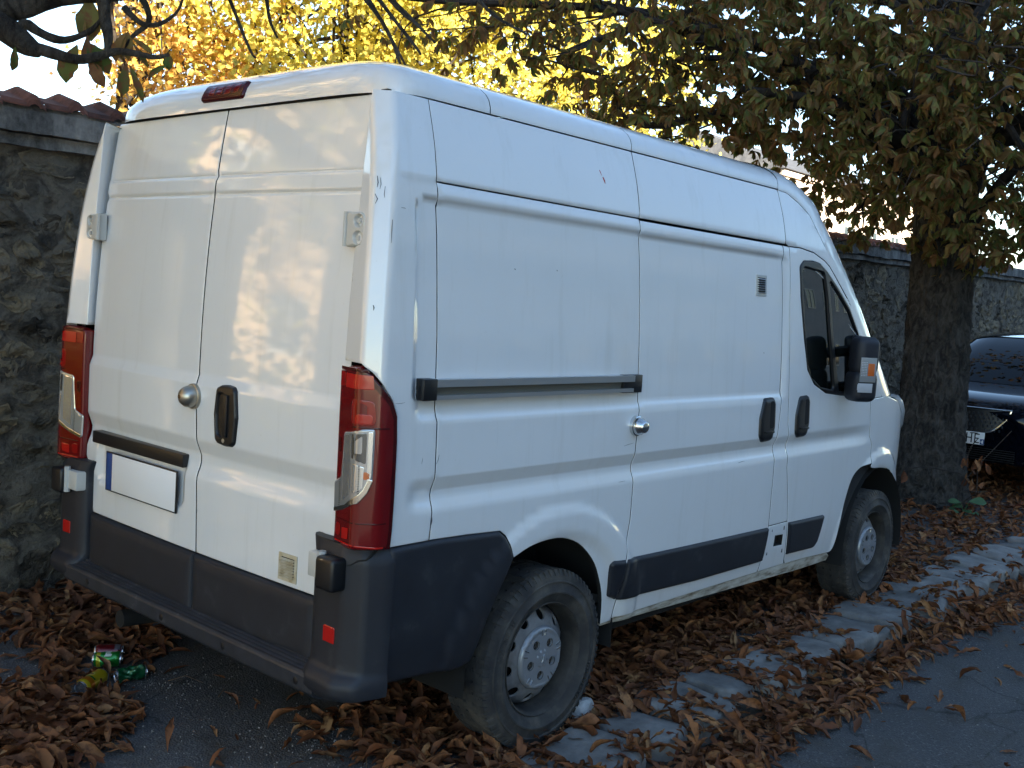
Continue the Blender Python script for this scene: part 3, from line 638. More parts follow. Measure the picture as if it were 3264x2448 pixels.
    seg(M_REDM,[(-.190,1.420),(-.155,1.420),(-.155,1.376),(-.190,1.374)])
    seg(M_REDM,[(-.100,1.345),(-.022,1.340),(-.016,1.268),(-.100,1.268)],.02)
    seg(M_REDB,[(-.075,1.300),(-.028,1.300),(-.026,1.272),(-.078,1.272)],.012,.0130)
    seg(M_REDD,[(-.100,1.262),(.020,1.262),(.020,1.257),(-.100,1.257)],.002)
    seg(M_REDD,[(-.192,1.215),(-.170,1.215),(-.172,1.17),(-.192,1.17)],.004)
    seg(M_REDD,[(-.192,.963),(.020,.972),(.020,.968),(-.192,.959)],.002)
    seg(M_REDM,[(-.188,.948),(-.155,.950),(-.155,.910),(-.188,.908)],.012)
    seg(M_REDB,[(-.140,.940),(-.095,.946),(-.098,.912),(-.140,.905)],.005)
    seg(M_REDB,[(-.190,.894),(-.08,.899),(.015,.898),(.015,.893),(-.08,.894),(-.190,.889)],.002)
    clear=rpoly([(-.150,1.235),(-.095,1.243),(-.056,1.255),(-.018,1.260),(-.020,1.181),(-.023,1.103),(-.037,1.062),(-.064,1.029),(-.136,.997),(-.209,.975),(-.214,1.071),(-.166,1.094),(-.157,1.164)],.012,3)
    sl2=lambda m,P: pan('reflector',lamp,m,off(W,.0143),rpoly(P,.006),h=.02,prof=((0,0),(.002,.0005)),depth=0,**k)
    sl2(M_SILD,[(-.090,1.236),(-.042,1.246),(-.044,1.15),(-.088,1.165)]); sl2(M_SILV,[(-.038,1.248),(-.024,1.250),(-.026,1.11),(-.040,1.09)]); sl2(M_SILV,[(-.084,1.15),(-.048,1.14),(-.052,1.075),(-.080,1.055)]); sl2(M_SILV,[(-.145,1.225),(-.098,1.235),(-.098,1.05),(-.148,1.02)])
    cl=pan('clear_lens',lamp,M_CLEAR,off(W,.011),clear,h=.016,prof=((0,0),(.003,.002),(.006,.003)),depth=.004,**k)
    pan('chrome_edge',lamp,M_CHROME,off(W,.0145),rpoly([(-.020,1.103),(-.037,1.062),(-.064,1.029),(-.136,.997),(-.205,.977),(-.205,.990),(-.130,1.013),(-.075,1.042),(-.050,1.072),(-.034,1.106)],.003,2),h=.02,prof=((0,0),(.002,.0008)),depth=0,**k)
    mb=MB()
    for i in range(12):
        P=off(W,.0146)(np.array([-.062]),np.array([1.06+i*.0075]))[0]; P=P*[1,-1,1] if mir else P
        mb.box(P[0]-.004,P[0]+.004,P[1]-.001,P[1]+.001,P[2]-.0016,P[2]+.0016)
    for i in range(16):
        P=off(W,.0146)(np.array([-.165]),np.array([1.000+i*.006]))[0]; P=P*[1,-1,1] if mir else P
        mb.box(P[0]-.001,P[0]+.001,P[1]-.003,P[1]+.003,P[2]-.0012,P[2]+.0012)
    mb.build('lens_ribs',M_BLACK,lamp)
    bulb=pan('bulb_reflector',lamp,M_AMBER,off(W,.0142),rpoly([(-.050,1.128),(-.030,1.125),(-.030,1.105),(-.050,1.103)],.006),h=.02,prof=((0,0),(.002,.0006)),depth=0,**k)
flank(False); flank(True)
# rear doors
DT=2.291
def seam_y(z): return float(np.interp(z,[.45,.675,.99,1.10,1.33,2.05,2.30],[-.049,-.049,-.030,-.021,-.002,.012,.014]))
sz=[.676,.80,.99,1.03,1.10,1.20,1.30,1.34,1.6,2.05,DT]
for sg in (1,-1):
    sy=[(seam_y(z)+sg*.0035,z) for z in sz]
    ou=[(sg*.830,DT),(sg*.830,.90),(sg*.800,.875),(sg*.758,.86),(sg*.757,.676)]
    d=pan('rear_door',van,M_PAINT,REAR,rpoly(sy+ou,[0]*(len(sz)-1)+[.006,.012,.02,.01,.01,0]),h=.018,flip=True,depth=.03,rows=(2.050,1.984,1.308,1.06))
    pan('trim',d,M_PLAS,off(REAR,.001,True),rpoly([(seam_y(.5)+sg*.0025,.445),(seam_y(.6)+sg*.0025,.671),(sg*.756,.671),(sg*.752,.445)],.006),h=.05,flip=True,prof=((0,-.004),(.004,.008),(.016,.014),(.05,.016)))
    # upper hinge
    h0=(-.846 if sg<0 else .834); F=plane((.070,h0,1.858),(0,sg,0),(0,0,1))
    hin=pan('hinge',d,M_GREYW,F,rpoly([(-.045,-.055),(.045,-.050),(.045,.05),(-.045,.055)],[.004,.028,.028,.004],6),holes=[circle(.012,.026,.017),circle(.012,-.026,.017)],flip=(sg>0),h=.02,prof=((0,-.010),(.003,-.002),(.008,0)),depth=.035)
    mb=MB()
    for zz in (.026,-.026):
        mb.lathe([(.0165,.010),(.013,.014),(.0,.014)],18,0,Matrix.Translation(Vector((float(F(0.,0.)[0]),h0+sg*.012,1.858+zz)))@Matrix.Rotation(math.pi/2,4,'Y'))
        mb.lathe([(.0,.002),(.008,.002),(.009,.006),(.009,.014)],10,0,Matrix.Translation(Vector((float(F(0.,0.)[0]),h0+sg*.012,1.858+zz)))@Matrix.Rotation(math.pi/2,4,'Y'))
    mb.tube([(float(F(0.,0.)[0])+.004,h0-sg*.05,1.805),(float(F(0.,0.)[0])+.004,h0-sg*.05,1.912)],.008,8)
    mb.build('hinge_bolts',M_GREYW,d)
    # lower hinge strap and its cover
    mb=MB(); mb.box(.008,.075,min(sg*.765,sg*.862),max(sg*.775,sg*.86),.765,.845,bev=.006)
    mb.tube([(.008,sg*.845,.752),(.008,sg*.845,.858)],.013,8); mb.build('hinge',M_GREYW,d)
    if sg>0:
        bar=MB(); P0=REAR(np.array([.4]),np.array([1.0]))[0,0]; bar.box(P0-.040,P0+.02,.052,.744,.972,1.022,bev=.005); bar.build('plate_bar',M_BLACK,d)
        P0=float(min(REAR(np.array([y]),np.array([z]))[0,0] for y in (.09,.35,.6) for z in (.80,.88,.95)))-.002; mb=MB()
        mb.box(P0-.0095,P0-.003,.0795,.6125,.795,.955,2,bev=.002); mb.box(P0-.010,P0-.004,.085,.562,.800,.950,0,bev=.0015); mb.box(P0-.0105,P0-.004,.5625,.607,.800,.950,1,bev=.0015)
        mb.build('number_plate',[M_PLATE,M_BLUE,M_BLACK],d)
        # deadlock on the seam
        mb=MB(); lx=float(REAR(np.array([0.]),np.array([1.245]))[0,0])
        mb.lathe([(.001,.060),(.014,.058),(.027,.050),(.037,.036),(.041,.020),(.041,.012),(.046,.010),(.048,.0),(.048,-.01)],32,0,Matrix.Translation(Vector((lx,.004,1.245)))@Matrix.Rotation(-math.pi/2,4,'Y'))
        mb.lathe([(.001,.0615),(.007,.0613),(.008,.056)],12,1,Matrix.Translation(Vector((lx,.004,1.245)))@Matrix.Rotation(-math.pi/2,4,'Y'))
        mb.build('deadlock',[simple('brushed_lock',(.42,.39,.33),.3,.9),simple('lock_core',(.16,.10,.05),.4,.6)],d)
    else:
        cap=[(-.150,1.292),(-.178,1.306),(-.212,1.309),(-.250,1.305),(-.268,1.292),(-.280,1.20),(-.270,1.105),(-.250,1.093),(-.212,1.090),(-.170,1.095),(-.152,1.107),(-.140,1.20)]
        H=rpoly([(-.168,1.272),(-.205,1.272),(-.208,1.20),(-.205,1.128),(-.168,1.128),(-.160,1.20)],.015)
        hd=pan('handle',d,M_BLACK,REAR,rpoly(cap,.02,3),holes=[H],h=.02,flip=True,prof=((0,0),(.004,.010),(.012,.014)),depth=.02)
        mb=MB(); x0=float(REAR(np.array([-.2]),np.array([1.2]))[0,0]); mb.box(x0-.004,x0+.002,-.215,-.155,1.12,1.28); mb.box(x0-.022,x0-.010,-.236,-.212,1.125,1.275,bev=.004)
        mb.lathe([(.008,.014),(.010,.012),(.010,0)],12,1,Matrix.Translation(Vector((x0,-.212,1.112)))@Matrix.Rotation(-math.pi/2,4,'Y'),cap=True); mb.build('handle',[M_BLACK,M_ALU],d)
def vent(parent,F,a0,a1,b0,b1,n,m,flip):
    mb=MB(); w=a1-a0; hh=b1-b0; f=.012
    P=lambda a,b,o: Vector(off(F,o,flip)(np.array([a]),np.array([b]))[0])
    def slab(a,b,c,d,o0,o1,o2=None,o3=None):
        o2=o1 if o2 is None else o2; V=[P(a,c,o0),P(b,c,o0),P(b,d,o0),P(a,d,o0),P(a,c,o1),P(b,c,o1),P(b,d,o2),P(a,d,o2)]
        mb.add(V,[(0,3,2,1),(4,5,6,7),(0,1,5,4),(1,2,6,5),(2,3,7,6),(3,0,4,7)])
    slab(a0,a0+f,b0,b1,0,.004); slab(a1-f,a1,b0,b1,0,.004); slab(a0+f,a1-f,b0,b0+f,0,.004); slab(a0+f,a1-f,b1-f,b1,0,.004)
    st=(hh-2*f)/n
    for i in range(n): slab(a0+f,a1-f,b0+f+i*st+st*.10,b0+f+i*st+st*.66,.003,.012,.004)
    slab(a0+f,a1-f,b0+f,b1-f,.0002,.0010); mb.m[-6:]=[1]*6
    mb.build('vent_grille',[m,M_GAP],parent)
DR=[o for o in van.children if o.name.startswith('rear_door')][1]
vent(DR,REAR,-.640,-.545,.692,.784,7,M_VENT,True)
SD=[o for o in van.children if o.name.startswith('sliding_door')][0]; FD=[o for o in van.children if o.name.startswith('front_door')][0]
vent(SD,W,2.311,2.411,1.766,1.863,7,M_ALU,False)
for par,cx in ((SD,2.445),(FD,2.824)):
    hd=pan('handle',par,M_BLACK,W,rpoly([(cx-.045,1.283),(cx+.052,1.287),(cx+.072,1.255),(cx+.076,1.14),(cx+.052,1.078),(cx-.040,1.072),(cx-.076,1.10),(cx-.078,1.19)],[.03,.03,.03,.02,.04,.03,.03,.03],4),h=.02,prof=((0,0),(.004,.008),(.012,.012),(.03,.014)),depth=.02)
    pan('handle',par,M_GAP,off(W,.0145),rpoly([(cx+.002,1.27),(cx+.05,1.27),(cx+.055,1.14),(cx+.002,1.13)],.02),h=.03,prof=((0,-.004),(.004,0)),depth=0)
    P=W(np.array([cx]),np.array([1.1]))[0]; MB().box(P[0]-.045,P[0]+.03,P[1]-.030,P[1]-.012,1.118,1.128,bev=.003).build('handle_grip',M_BLACK,par)
mb=MB(); P=Vector(W(np.array([1.340]),np.array([1.205]))[0]); Mx=Matrix.Translation(P)@Matrix.Rotation(math.pi/2,4,'X')
mb.lathe([(.001,.056),(.018,.055),(.024,.050),(.026,.040),(.034,.030),(.036,.016),(.040,.014),(.041,-.004)],32,0,Mx); mb.build('deadlock',M_CHROME,SD)
# slide rail
mb=MB()
def sweep(s0,s1,z0,z1,o0,o1,mi):
    ss=np.linspace(s0,s1,10); V=[]
    for s in ss:
        y=W(np.array([s]),np.array([1.33]))[0]; y0=-1.002; V+=[(s+.075,y0-o0,z0),(s+.075,y0-o1,z0),(s+.075,y0-o1,z1),(s+.075,y0-o0,z1)]
    F=[(0,3,2,1),(36,37,38,39)]
    for i in range(9):
        for j in range(4): F.append((i*4+j,i*4+(j+1)%4,i*4+4+(j+1)%4,i*4+4+j))
    mb.add(V,F,mi)
sweep(.205,1.296,1.383,1.407,-.01,.030,0); sweep(.205,1.291,1.343,1.357,-.01,.030,0); sweep(.205,1.29,1.357,1.383,-.01,.006,1)
mb.box(.075+.146,.075+.206,-1.036,-.99,1.341,1.410,2,bev=.004); mb.box(.075+1.238,.075+1.366,-1.020,-.99,1.338,1.409,2,bev=.003)
mb.build('slide_rail',[M_ALU,simple('rail_groove_dark',(.13,.125,.10),.6,.2),M_BLACK],van)  # groove between the bars has a darker, duller tone
# roof: a rounded shell drawn down to the gutter
RH,RA,RY=.178,.447,.886
def roofP(Xp,Yp,f,xs):
    m=math.cos(f)**(2/2.6); h=RH*max(math.sin(f),0)**(2/2.6)
    return Vector((xs-RA*m*Xp if Xp>0 else xs, RY*m*Yp, 2.296+h))
PH=[0]+list(np.linspace(.04,1,15)**1.0*math.pi/2)
def roof_piece(x0,x1):
    V=[];F=[];n=len(PH)
    for x in np.linspace(x0,x1,8):
        for sgn in (-1,1):
            for f in (PH if sgn<0 else PH[::-1][1:]): V.append(roofP(0,sgn,f,x))
    mrow=2*n-1
    for i in range(7):
        for j in range(mrow-1): F.append((i*mrow+j,i*mrow+j+1,(i+1)*mrow+j+1,(i+1)*mrow+j))
    b=MB().add(V,F,0,True); b.build('roof_panel',M_PAINT,van)
roof_piece(.602,1.4335); roof_piece(1.4375,2.682)
V=[];F=[];n=len(PH)
per=[]
for q in np.linspace(0,math.pi/2,26): per.append((max(math.sin(q),1e-9)**(2/8),-max(math.cos(q),1e-9)**(2/8)))
per=per+[(a,-b) for a,b in per[::-1][1:]]
for a,b in per:
    for f in PH: V.append(roofP(a,b,f,.600))
for i in range(len(per)-1):
    for j in range(n-1): F.append((i*n+j,(i+1)*n+j,(i+1)*n+j+1,i*n+j+1))
MB().add(V,F,0,True).build('roof_panel',M_PAINT,van)
def HEAD(y,z):
    y=np.asarray(y,float); h=np.clip(np.asarray(z,float)-2.296,0,RH*.999)
    m=(1-(h/RH)**2.6)**(1/2.6); X=np.maximum(m**8-np.abs(y/RY)**8,0)**(1/8)
    return np.stack([.600-RA*X,y+0*h,2.296+h+0*y],-1)
bl=pan('brake_lamp',van,M_REDD,HEAD,rpoly([(.178,2.326),(.174,2.394),(-.094,2.392),(-.100,2.324)],.018),h=.012,flip=True,prof=((0,0),(.004,.008),(.010,.012)),depth=.01)
for i in range(4):
    y0=.125-i*.052; pan('light_cell',bl,M_RED,off(HEAD,.0125,True),rpoly([(y0,2.344),(y0,2.374),(y0-.034,2.374),(y0-.034,2.344)],.004),h=.02,flip=True,prof=((0,0),(.002,.0008)),depth=0)
mb=MB(); mb.box(.185,.24,-.83,.83,2.27,2.306); mb.build('gutter_seal',M_BLACK,van)
# cab roof, windscreen, bonnet and nose
B=[(2.609,2.291),(2.70,2.289),(2.82,2.251),(2.92,2.201),(3.04,2.071),(3.33,1.811),(3.56,1.581),(3.92,1.246)]
T=[(2.686,2.474),(2.85,2.470),(3.05,2.44),(3.26,2.36),(3.5,2.15),(3.85,1.83),(4.1,1.60),(4.50,1.26)]
BP3=[W(np.array([s]),np.array([z]))[0] for s,z in B]
def cab(u,f,sg):
    i=min(int(u),6); k=u-i; b=BP3[i]*(1-k)+BP3[i+1]*k; t=np.array(T[i])*(1-k)+np.array(T[i+1])*k
    a=math.cos(f)**(2/2.8); c=math.sin(f)**(2/2.8)
    return Vector((b[0]+(t[0]-b[0])*c,sg*(-b[1])*a,b[2]+(t[1]-b[2])*c))
def cabmesh(name,us,fs,m):
    V=[];F=[]; row=[(f,-1) for f in fs]+([(f,1) for f in fs[::-1]])
    for u in us: V+=[cab(u,f,s) for f,s in row]
    n=len(row)
    for i in range(len(us)-1):
        for j in range(n-1): F.append((i*n+j,i*n+j+1,(i+1)*n+j+1,(i+1)*n+j))
    MB().add(V,F,0,True).build(name,m,van)
FS=[0]+list(np.linspace(.05,1,12)*math.pi/2)
cabmesh('cab_roof',list(np.linspace(0,4,14)),FS,M_PAINT)
cabmesh('windscreen',list(np.linspace(4,7,8)),[f for f in FS if f>.30],M_GLASS)
for sg in (-1,1):
    V=[];F=[]; fs=[f for f in FS if f<.45]
    for u in np.linspace(4,7,8): V+=[cab(u,f,sg) for f in fs]
    for i in range(7):
        for j in range(len(fs)-1): F.append((i*len(fs)+j,i*len(fs)+j+1,(i+1)*len(fs)+j+1,(i+1)*len(fs)+j))
    MB().add(V,F,0,True).build('windscreen_pillar',M_PAINT,van)
edge=[(3.95,1.243),(4.15,1.235),(4.30,1.20),(4.45,1.13),(4.60,1.03),(4.77,.87),(4.835,.74),(4.80,.655)]
cen=[(4.50,1.262),(4.62,1.24),(4.72,1.20),(4.82,1.13),(4.92,1.02),(5.0,.88),(5.03,.75),(5.03,.66)]
def nose(name,E,Cn,m):
    V=[];F=[]; fs=list(np.linspace(0,math.pi,21))
    for (s,z),(cx,cz) in zip(E,Cn):
        b=W(np.array([s]),np.array([z]))[0]
        for f in fs:
            c=math.sin(f)**(.7); a=math.copysign(abs(math.cos(f))**.7,math.cos(f)); V.append((b[0]+(cx-b[0])*c,b[1]*a,z+(cz-z)*c))
    for i in range(len(E)-1):
        for j in range(20): F.append((i*21+j,i*21+j+1,(i+1)*21+j+1,(i+1)*21+j))
    MB().add(V,F,0,True).build(name,m,van)
nose('bonnet',edge,cen,M_PAINT)
nose('front_bumper',[(4.785,.648),(4.83,.56),(4.83,.42),(4.74,.30)],[(5.03,.655),(5.05,.56),(5.05,.42),(4.98,.28)],M_PLAS)
for sg in (-1,1):
    mb=MB(); mb.box(4.80,4.90,min(sg*.50,sg*.72),max(sg*.50,sg*.72),.86,1.02,bev=.03); mb.build('headlight',M_CLEAR,van)
# rear bumper corners, step
PC=np.array([(.16,-.750),(.050,-.757),(.030,-.80),(.026,-.925),(.058,-.995),(.128,-1.034),(.150,-1.036)])
Lc=np.r_[0,np.cumsum(np.hypot(*np.diff(PC,axis=0).T))]; _u=np.arange(0,Lc[-1],.002)
_k=np.exp(-.5*(np.arange(-16,17)*.002/.011)**2);_k/=_k.sum()
_cx=np.convolve(np.pad(np.interp(_u,Lc,PC[:,0]),16,mode='reflect',reflect_type='odd'),_k,'valid'); _cy=np.convolve(np.pad(np.interp(_u,Lc,PC[:,1]),16,mode='reflect',reflect_type='odd'),_k,'valid')
def CORN(t,z):
    t=np.asarray(t,float); z=np.asarray(z,float); x=np.interp(t,_u,_cx); y=np.interp(t,_u,_cy)
    rear=np.clip((.13-x)/.1,0,1); low=1-sm(.455,.50,z); tuck=1-sm(.36,.43,z); top=sm(.84,.89,z)
    x=x-.040*rear*low+.05*tuck*rear+.012*top*rear; y=y+.018*tuck+.02*top-.006*low
    return np.stack([x,y,z+0*x],-1)
tmax=_u[-1]
for mir in (False,True):
    cn=pan('bumper_corner',van,M_PLAS,CORN,rpoly([(.0,.362),(tmax-.012,.415),(tmax,.882),(.0,.892)],[.0,.0,.004,.02]),h=.018,mir=mir,prof=((0,-.004),(.004,0)),depth=.03)
    sg=1 if mir else -1
    V=[Vector(CORN(np.array([t]),np.array([.889]))[0]) for t in np.linspace(0,tmax,24)]; V+=[Vector((.20,-1.0,.886)),Vector((.20,-.76,.886))]
    V=[Vector((v.x,v.y*(-1 if mir else 1),v.z)) for v in V]; MB().add(V,[tuple(range(len(V)))]).build('cap_top',M_PLAS,cn)
    pan('reflector',cn,M_REDB,off(CORN,.001),rpoly([(.205,.570),(.260,.570),(.260,.622),(.205,.622)],.005),h=.02,mir=mir,prof=((0,0),(.003,.004)),depth=.004)
    mb=MB(); mb.box(-.022,.045,min(sg*.845,sg*.935),max(sg*.845,sg*.935),.745,.850,bev=.014,seg=3); mb.build('hinge_cover',M_BLACK,cn)
    if not mir:
        pts=[off(CORN,.0005)(np.array([t]),np.array([z]))[0] for t,z in ((.40,.882),(.375,.862),(.36,.852),(.335,.848),(.31,.832),(.295,.828))]
        MB().tube(pts,[.006,.005,.003,.003,.002,.0008],5).build('crack',M_GAP,cn)
# step: ribbed tread profile swept across
prof=[(.16,.500),(.115,.492)]
for i in range(7):
    x=.108-i*.0145; z=.490-i*.0048; prof+=[(x,z),(x-.0080,z-.0026),(x-.0088,z-.0105),(x-.0138,z-.0122)]
prof+=[(.004,.457),(-.002,.452),(-.006,.444),(-.004,.400),(.004,.388),(.03,.376),(.10,.36),(.16,.36)]
ys=[-.838]+list(np.linspace(-.80,.80,9))+[.838]; V=[];F=[]; n=len(prof)
for y in ys:
    q=abs(y)>.82
    for x,z in prof: V.append((x+(.006 if q else 0),y,z-(.004 if q else 0)))
for i in range(len(ys)-1):
    for j in range(n-1): F.append((i*n+j,i*n+j+1,(i+1)*n+j+1,(i+1)*n+j))
F+=[tuple(range(n)),tuple((len(ys)-1)*n+j for j in range(n))]
st=MB().add(V,F).build('rear_step',M_PLASR,van)
for y in (-.76,-.35,.05,.62): MB().lathe([(.011,.002),(.013,.001),(.014,-.003)],14,0,Matrix.Translation(Vector((-.0045,y,.420)))@Matrix.Rotation(-math.pi/2,4,'Y'),cap=True).build('step_plug',M_BLACK,st)
# wheels
def wheel(cx,cy,sg):
    e=tag(empty('wheel',(cx,cy,.338))); e.parent=van; R=.338
    # local: axis y, outer face towards sg*y (sg=-1: right side)
    def Mx(): return Matrix.Rotation(math.pi/2,4,'X') if sg<0 else Matrix.Rotation(-math.pi/2,4,'X')
    tp=[(.215,-.200),(.235,-.212),(.275,-.218),(.310,-.214),(.326,-.205),(R-.004,-.190)]
    for g in (-.155,-.110,-.065): tp+=[(R-.001,g-.016),(R,g-.006),(R-.009,g-.005),(R-.009,g+.005),(R,g+.006)]
    tp+=[(R-.002,-.028),(.329,-.012),(.316,-.004),(.301,-.001),(.298,.004),(.294,.004),(.291,-.0005),(.264,.003),(.260,.0075),(.254,.0075),(.250,.002),(.236,-.003),(.222,-.012),(.214,-.018)]
    mb=MB(); mb.lathe(tp,96,0,Mx())
    for i in range(72):
        a=2*math.pi*i/72
        for (h0,h1,r0,r1) in ((-.030,-.006,.328,.3395),):
            V=[]
            for da in (-.022,.016):
                for r,h in ((.329,-.036),(.3425,-.036),(.3405,-.013),(.317,-.0005)): V.append(Mx()@Vector((r*math.cos(a+da),r*math.sin(a+da),h)))
            mb.add(V,[(0,1,2,3),(7,6,5,4),(0,4,5,1),(1,5,6,2),(2,6,7,3),(3,7,4,0)])
    for i in range(48):
        a=2*math.pi*i/48; q=.012*((i*37)%5)/5
        for h0 in (-.200,-.168,-.124,-.080,-.048):
            V=[]
            for da in (-.050,.045):
                for r,h in ((R-.010,h0),(R+.001,h0+.002),(R+.001,h0+.028),(R-.010,h0+.030)): V.append(Mx()@Vector((r*math.cos(a+da+q),r*math.sin(a+da+q),h)))
            mb.add(V,[(0,1,2,3),(7,6,5,4),(0,4,5,1),(1,5,6,2),(2,6,7,3),(3,7,4,0)])
    # raised sidewall marks
    for a0 in (2.4,5.5):
        for i in range(14):
            a=a0+i*.045; V=[]
            for da in (-.012,.010):
                for r,h in ((.267,.002),(.267,.0072),(.285,.0045),(.285,-.001)): V.append(Mx()@Vector((r*math.cos(a+da),r*math.sin(a+da),h)))
            if i%5!=3: mb.add(V,[(0,1,2,3),(7,6,5,4),(0,4,5,1),(1,5,6,2),(2,6,7,3),(3,7,4,0)])
    mb.build('tyre',M_TYRE,e)
    mb=MB(); mb.lathe([(.207,-.018),(.214,-.010),(.217,-.013),(.214,-.020),(.207,-.024),(.203,-.035),(.199,-.085),(.199,-.12)],64,0,Mx())
    mb.build('rim',M_RIM,e)
    rp=np.array([0,.05,.105,.118,.128,.148,.174,.188,.199]); hp=np.array([-.040,-.040,-.040,-.042,-.045,-.052,-.070,-.092,-.120])
    def DISC(a,b):
        a=np.asarray(a,float); b=np.asarray(b,float); r=np.hypot(a,b); h=np.interp(r,rp,hp); return np.stack([a+0*b,sg*h+0*a,b+0*a],-1)
    holes=[circle(.162*math.cos(q),.162*math.sin(q),.0225,14) for q in [2*math.pi*(i+.3)/10 for i in range(10)]]
    V,N,T=panel(DISC,circle(0,0,.199,64),holes=holes,h=.013,prof=((0,-.001),(.003,0)),depth=.008,flip=(sg>0))
    link('disc',mesh('disc',V,T,M_STEEL,N=N),e)
    mb=MB(); mb.lathe([(.2,-.10),(.001,-.10)],24,0,Mx()); mb.build('hole_shade_disc',M_GAP,e)  # matte dark disc standing in for the shade behind the wheel holes
    # hub cap with five bolt wells
    def CAPF(a,b):
        a=np.asarray(a,float); b=np.asarray(b,float); r=np.hypot(a,b); h=np.interp(r,[0,.030,.033,.085,.100,.108,.116,.122],[-.018,-.019,-.023,-.024,-.0255,-.022,-.025,-.038]); return np.stack([a+0*b,sg*h+0*a,b+0*a],-1)
    wells=[circle(.066*math.cos(q),.066*math.sin(q),.0165,14) for q in [2*math.pi*i/5+.9 for i in range(5)]]
    V,N,T=panel(CAPF,circle(0,0,.122,56),holes=wells,h=.008,prof=((0,-.001),(.003,0)),depth=.014,flip=(sg>0))
    hc=link('hub_cap',mesh('hub_cap',V,T,M_CAP,N=N),e); 
    for q0 in (.9+.36+.29,):
        for i in range(5):
            tk=MB()
            for dq in (-.11,.11):
                y=sg*-.0215; tk.box(.088,.112,min(y,y-sg*.004),max(y,y-sg*.004),-.0013,.0013,M=Matrix.Rotation(-(2*math.pi*i/5+q0+dq),4,'Y'))
            tk.build('cap_notch',M_CHROME,e)
    em=MB(); y=sg*-.017; S_=lambda x,z: (x,y,z)
    em.tube([S_(-.006,-.014),S_(-.002,-.006),S_(.002,.002),S_(-.001,.010),S_(.005,.015)],[.002,.003,.004,.003,.002],5).tube([S_(.001,.003),S_(.010,.005)],.0018,5).tube([S_(-.001,-.005),S_(.008,-.013)],.002,5).tube([S_(-.003,-.004),S_(-.010,.002),S_(-.008,.010)],.0015,5).build('emblem',M_CAP,e)
    for i in range(5):
        mb=MB(); q=2*math.pi*i/5+.9; Tm=Matrix.Translation(Vector((.066*math.cos(q),0,.066*math.sin(q))))@Mx()
        mb.lathe([(.0168,-.022),(.0160,-.044),(.001,-.045)],14,0,Tm); mb.lathe([(.0,-.034),(.007,-.034),(.009,-.044)],6,0,Tm)
        mb.build('bolt_well',M_RIM,e)  # wells coloured dark to stand in for the shade inside them
    return e
wheel(.975,-1.000,-1); wheel(4.06,-.985,-1); wheel(.975,1.000,1); wheel(4.06,.985,1)
for cx in (.975,4.06):
    for sg in (-1,1):
        mb=MB(); V=[];F=[]; n=15
        for y in (.985,.62):
            for q in np.linspace(-.12,math.pi+.12,n): V.append((cx+.435*math.cos(q),sg*y,.345+.478*math.sin(q)))
        for j in range(n-1): F.append((j,j+1,n+j+1,n+j))
        F.append(tuple(range(n,2*n))); mb.add(V,F,0,True); mb.build('arch_liner',M_GAP,van)
mb=MB(); mb.box(1.35,3.45,-.92,.92,.33,.45); mb.box(.15,.55,-.80,.80,.40,.55); mb.box(.2,4.5,-.60,.60,.28,.55); mb.tube([(.975,-.9,.30),(.975,.9,.30)],.05,10); mb.tube([(4.06,-.9,.32),(4.06,.9,.32)],.05,10)
mb.tube([(.05,.45,.30),(.6,.45,.27),(1.6,.40,.27)],.035,10); mb.build('underbody',M_GAP,van)
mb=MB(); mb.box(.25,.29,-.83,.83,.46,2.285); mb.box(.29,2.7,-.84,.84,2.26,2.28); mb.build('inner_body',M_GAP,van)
# wing mirrors
for sg in (-1,1):
    a,b=(-1.185,-1.065) if sg<0 else (1.065,1.185)
    Mr=Matrix.Translation((3.34,sg*1.12,0))@Matrix.Rotation(math.radians(30)*sg,4,'Z')@Matrix.Translation((-3.34,-sg*1.12,0))
    e=MB().box(3.268,3.412,a,b,1.395,1.600,bev=.045,seg=4,M=Mr).box(3.262,3.408,a-.004,b+.004,1.255,1.42,bev=.04,seg=4,M=Mr).build('wing_mirror',M_PLAS,van)
    MB().box(3.50,3.58,min(sg*.95,sg*1.03),max(sg*.95,sg*1.03),1.27,1.60,bev=.025,seg=3).tube([(3.53,sg*.97,1.52),(3.36,sg*1.10,1.50)],.03,8).tube([(3.53,sg*.97,1.31),(3.36,sg*1.10,1.32)],.03,8).build('mirror_arm',M_BLACK,e)
    y=a-.001 if sg<0 else b+.001; Y=lambda p,q:(min(y+sg*p,y+sg*q),max(y+sg*p,y+sg*q))
    MB().box(3.276,3.376,*Y(0,.006),1.362,1.492,bev=.0028,M=Mr).build('indicator',M_CLEAR,e)
    MB().box(3.322,3.364,*Y(0,.0075),1.395,1.462,bev=.003,M=Mr).build('amber_bulb',M_AMBER,e)
    mb=MB()
    for i in range(4):
        for j in range(9): mb.box(3.284+i*.009,3.288+i*.009,*Y(.006,.0075),1.395+j*.0085,1.399+j*.0085,M=Mr)
    tag(mb.build('lens_ribs',M_DUSTP,e),kind='stuff')
    MB().box(3.270,3.36,*Y(.004,.0055),1.308,1.356,bev=.0007,M=Mr).box(3.266,3.31,*Y(.004,.006),1.320,1.35,bev=.0009,M=Mr).build('tape',M_DUSTP,e)
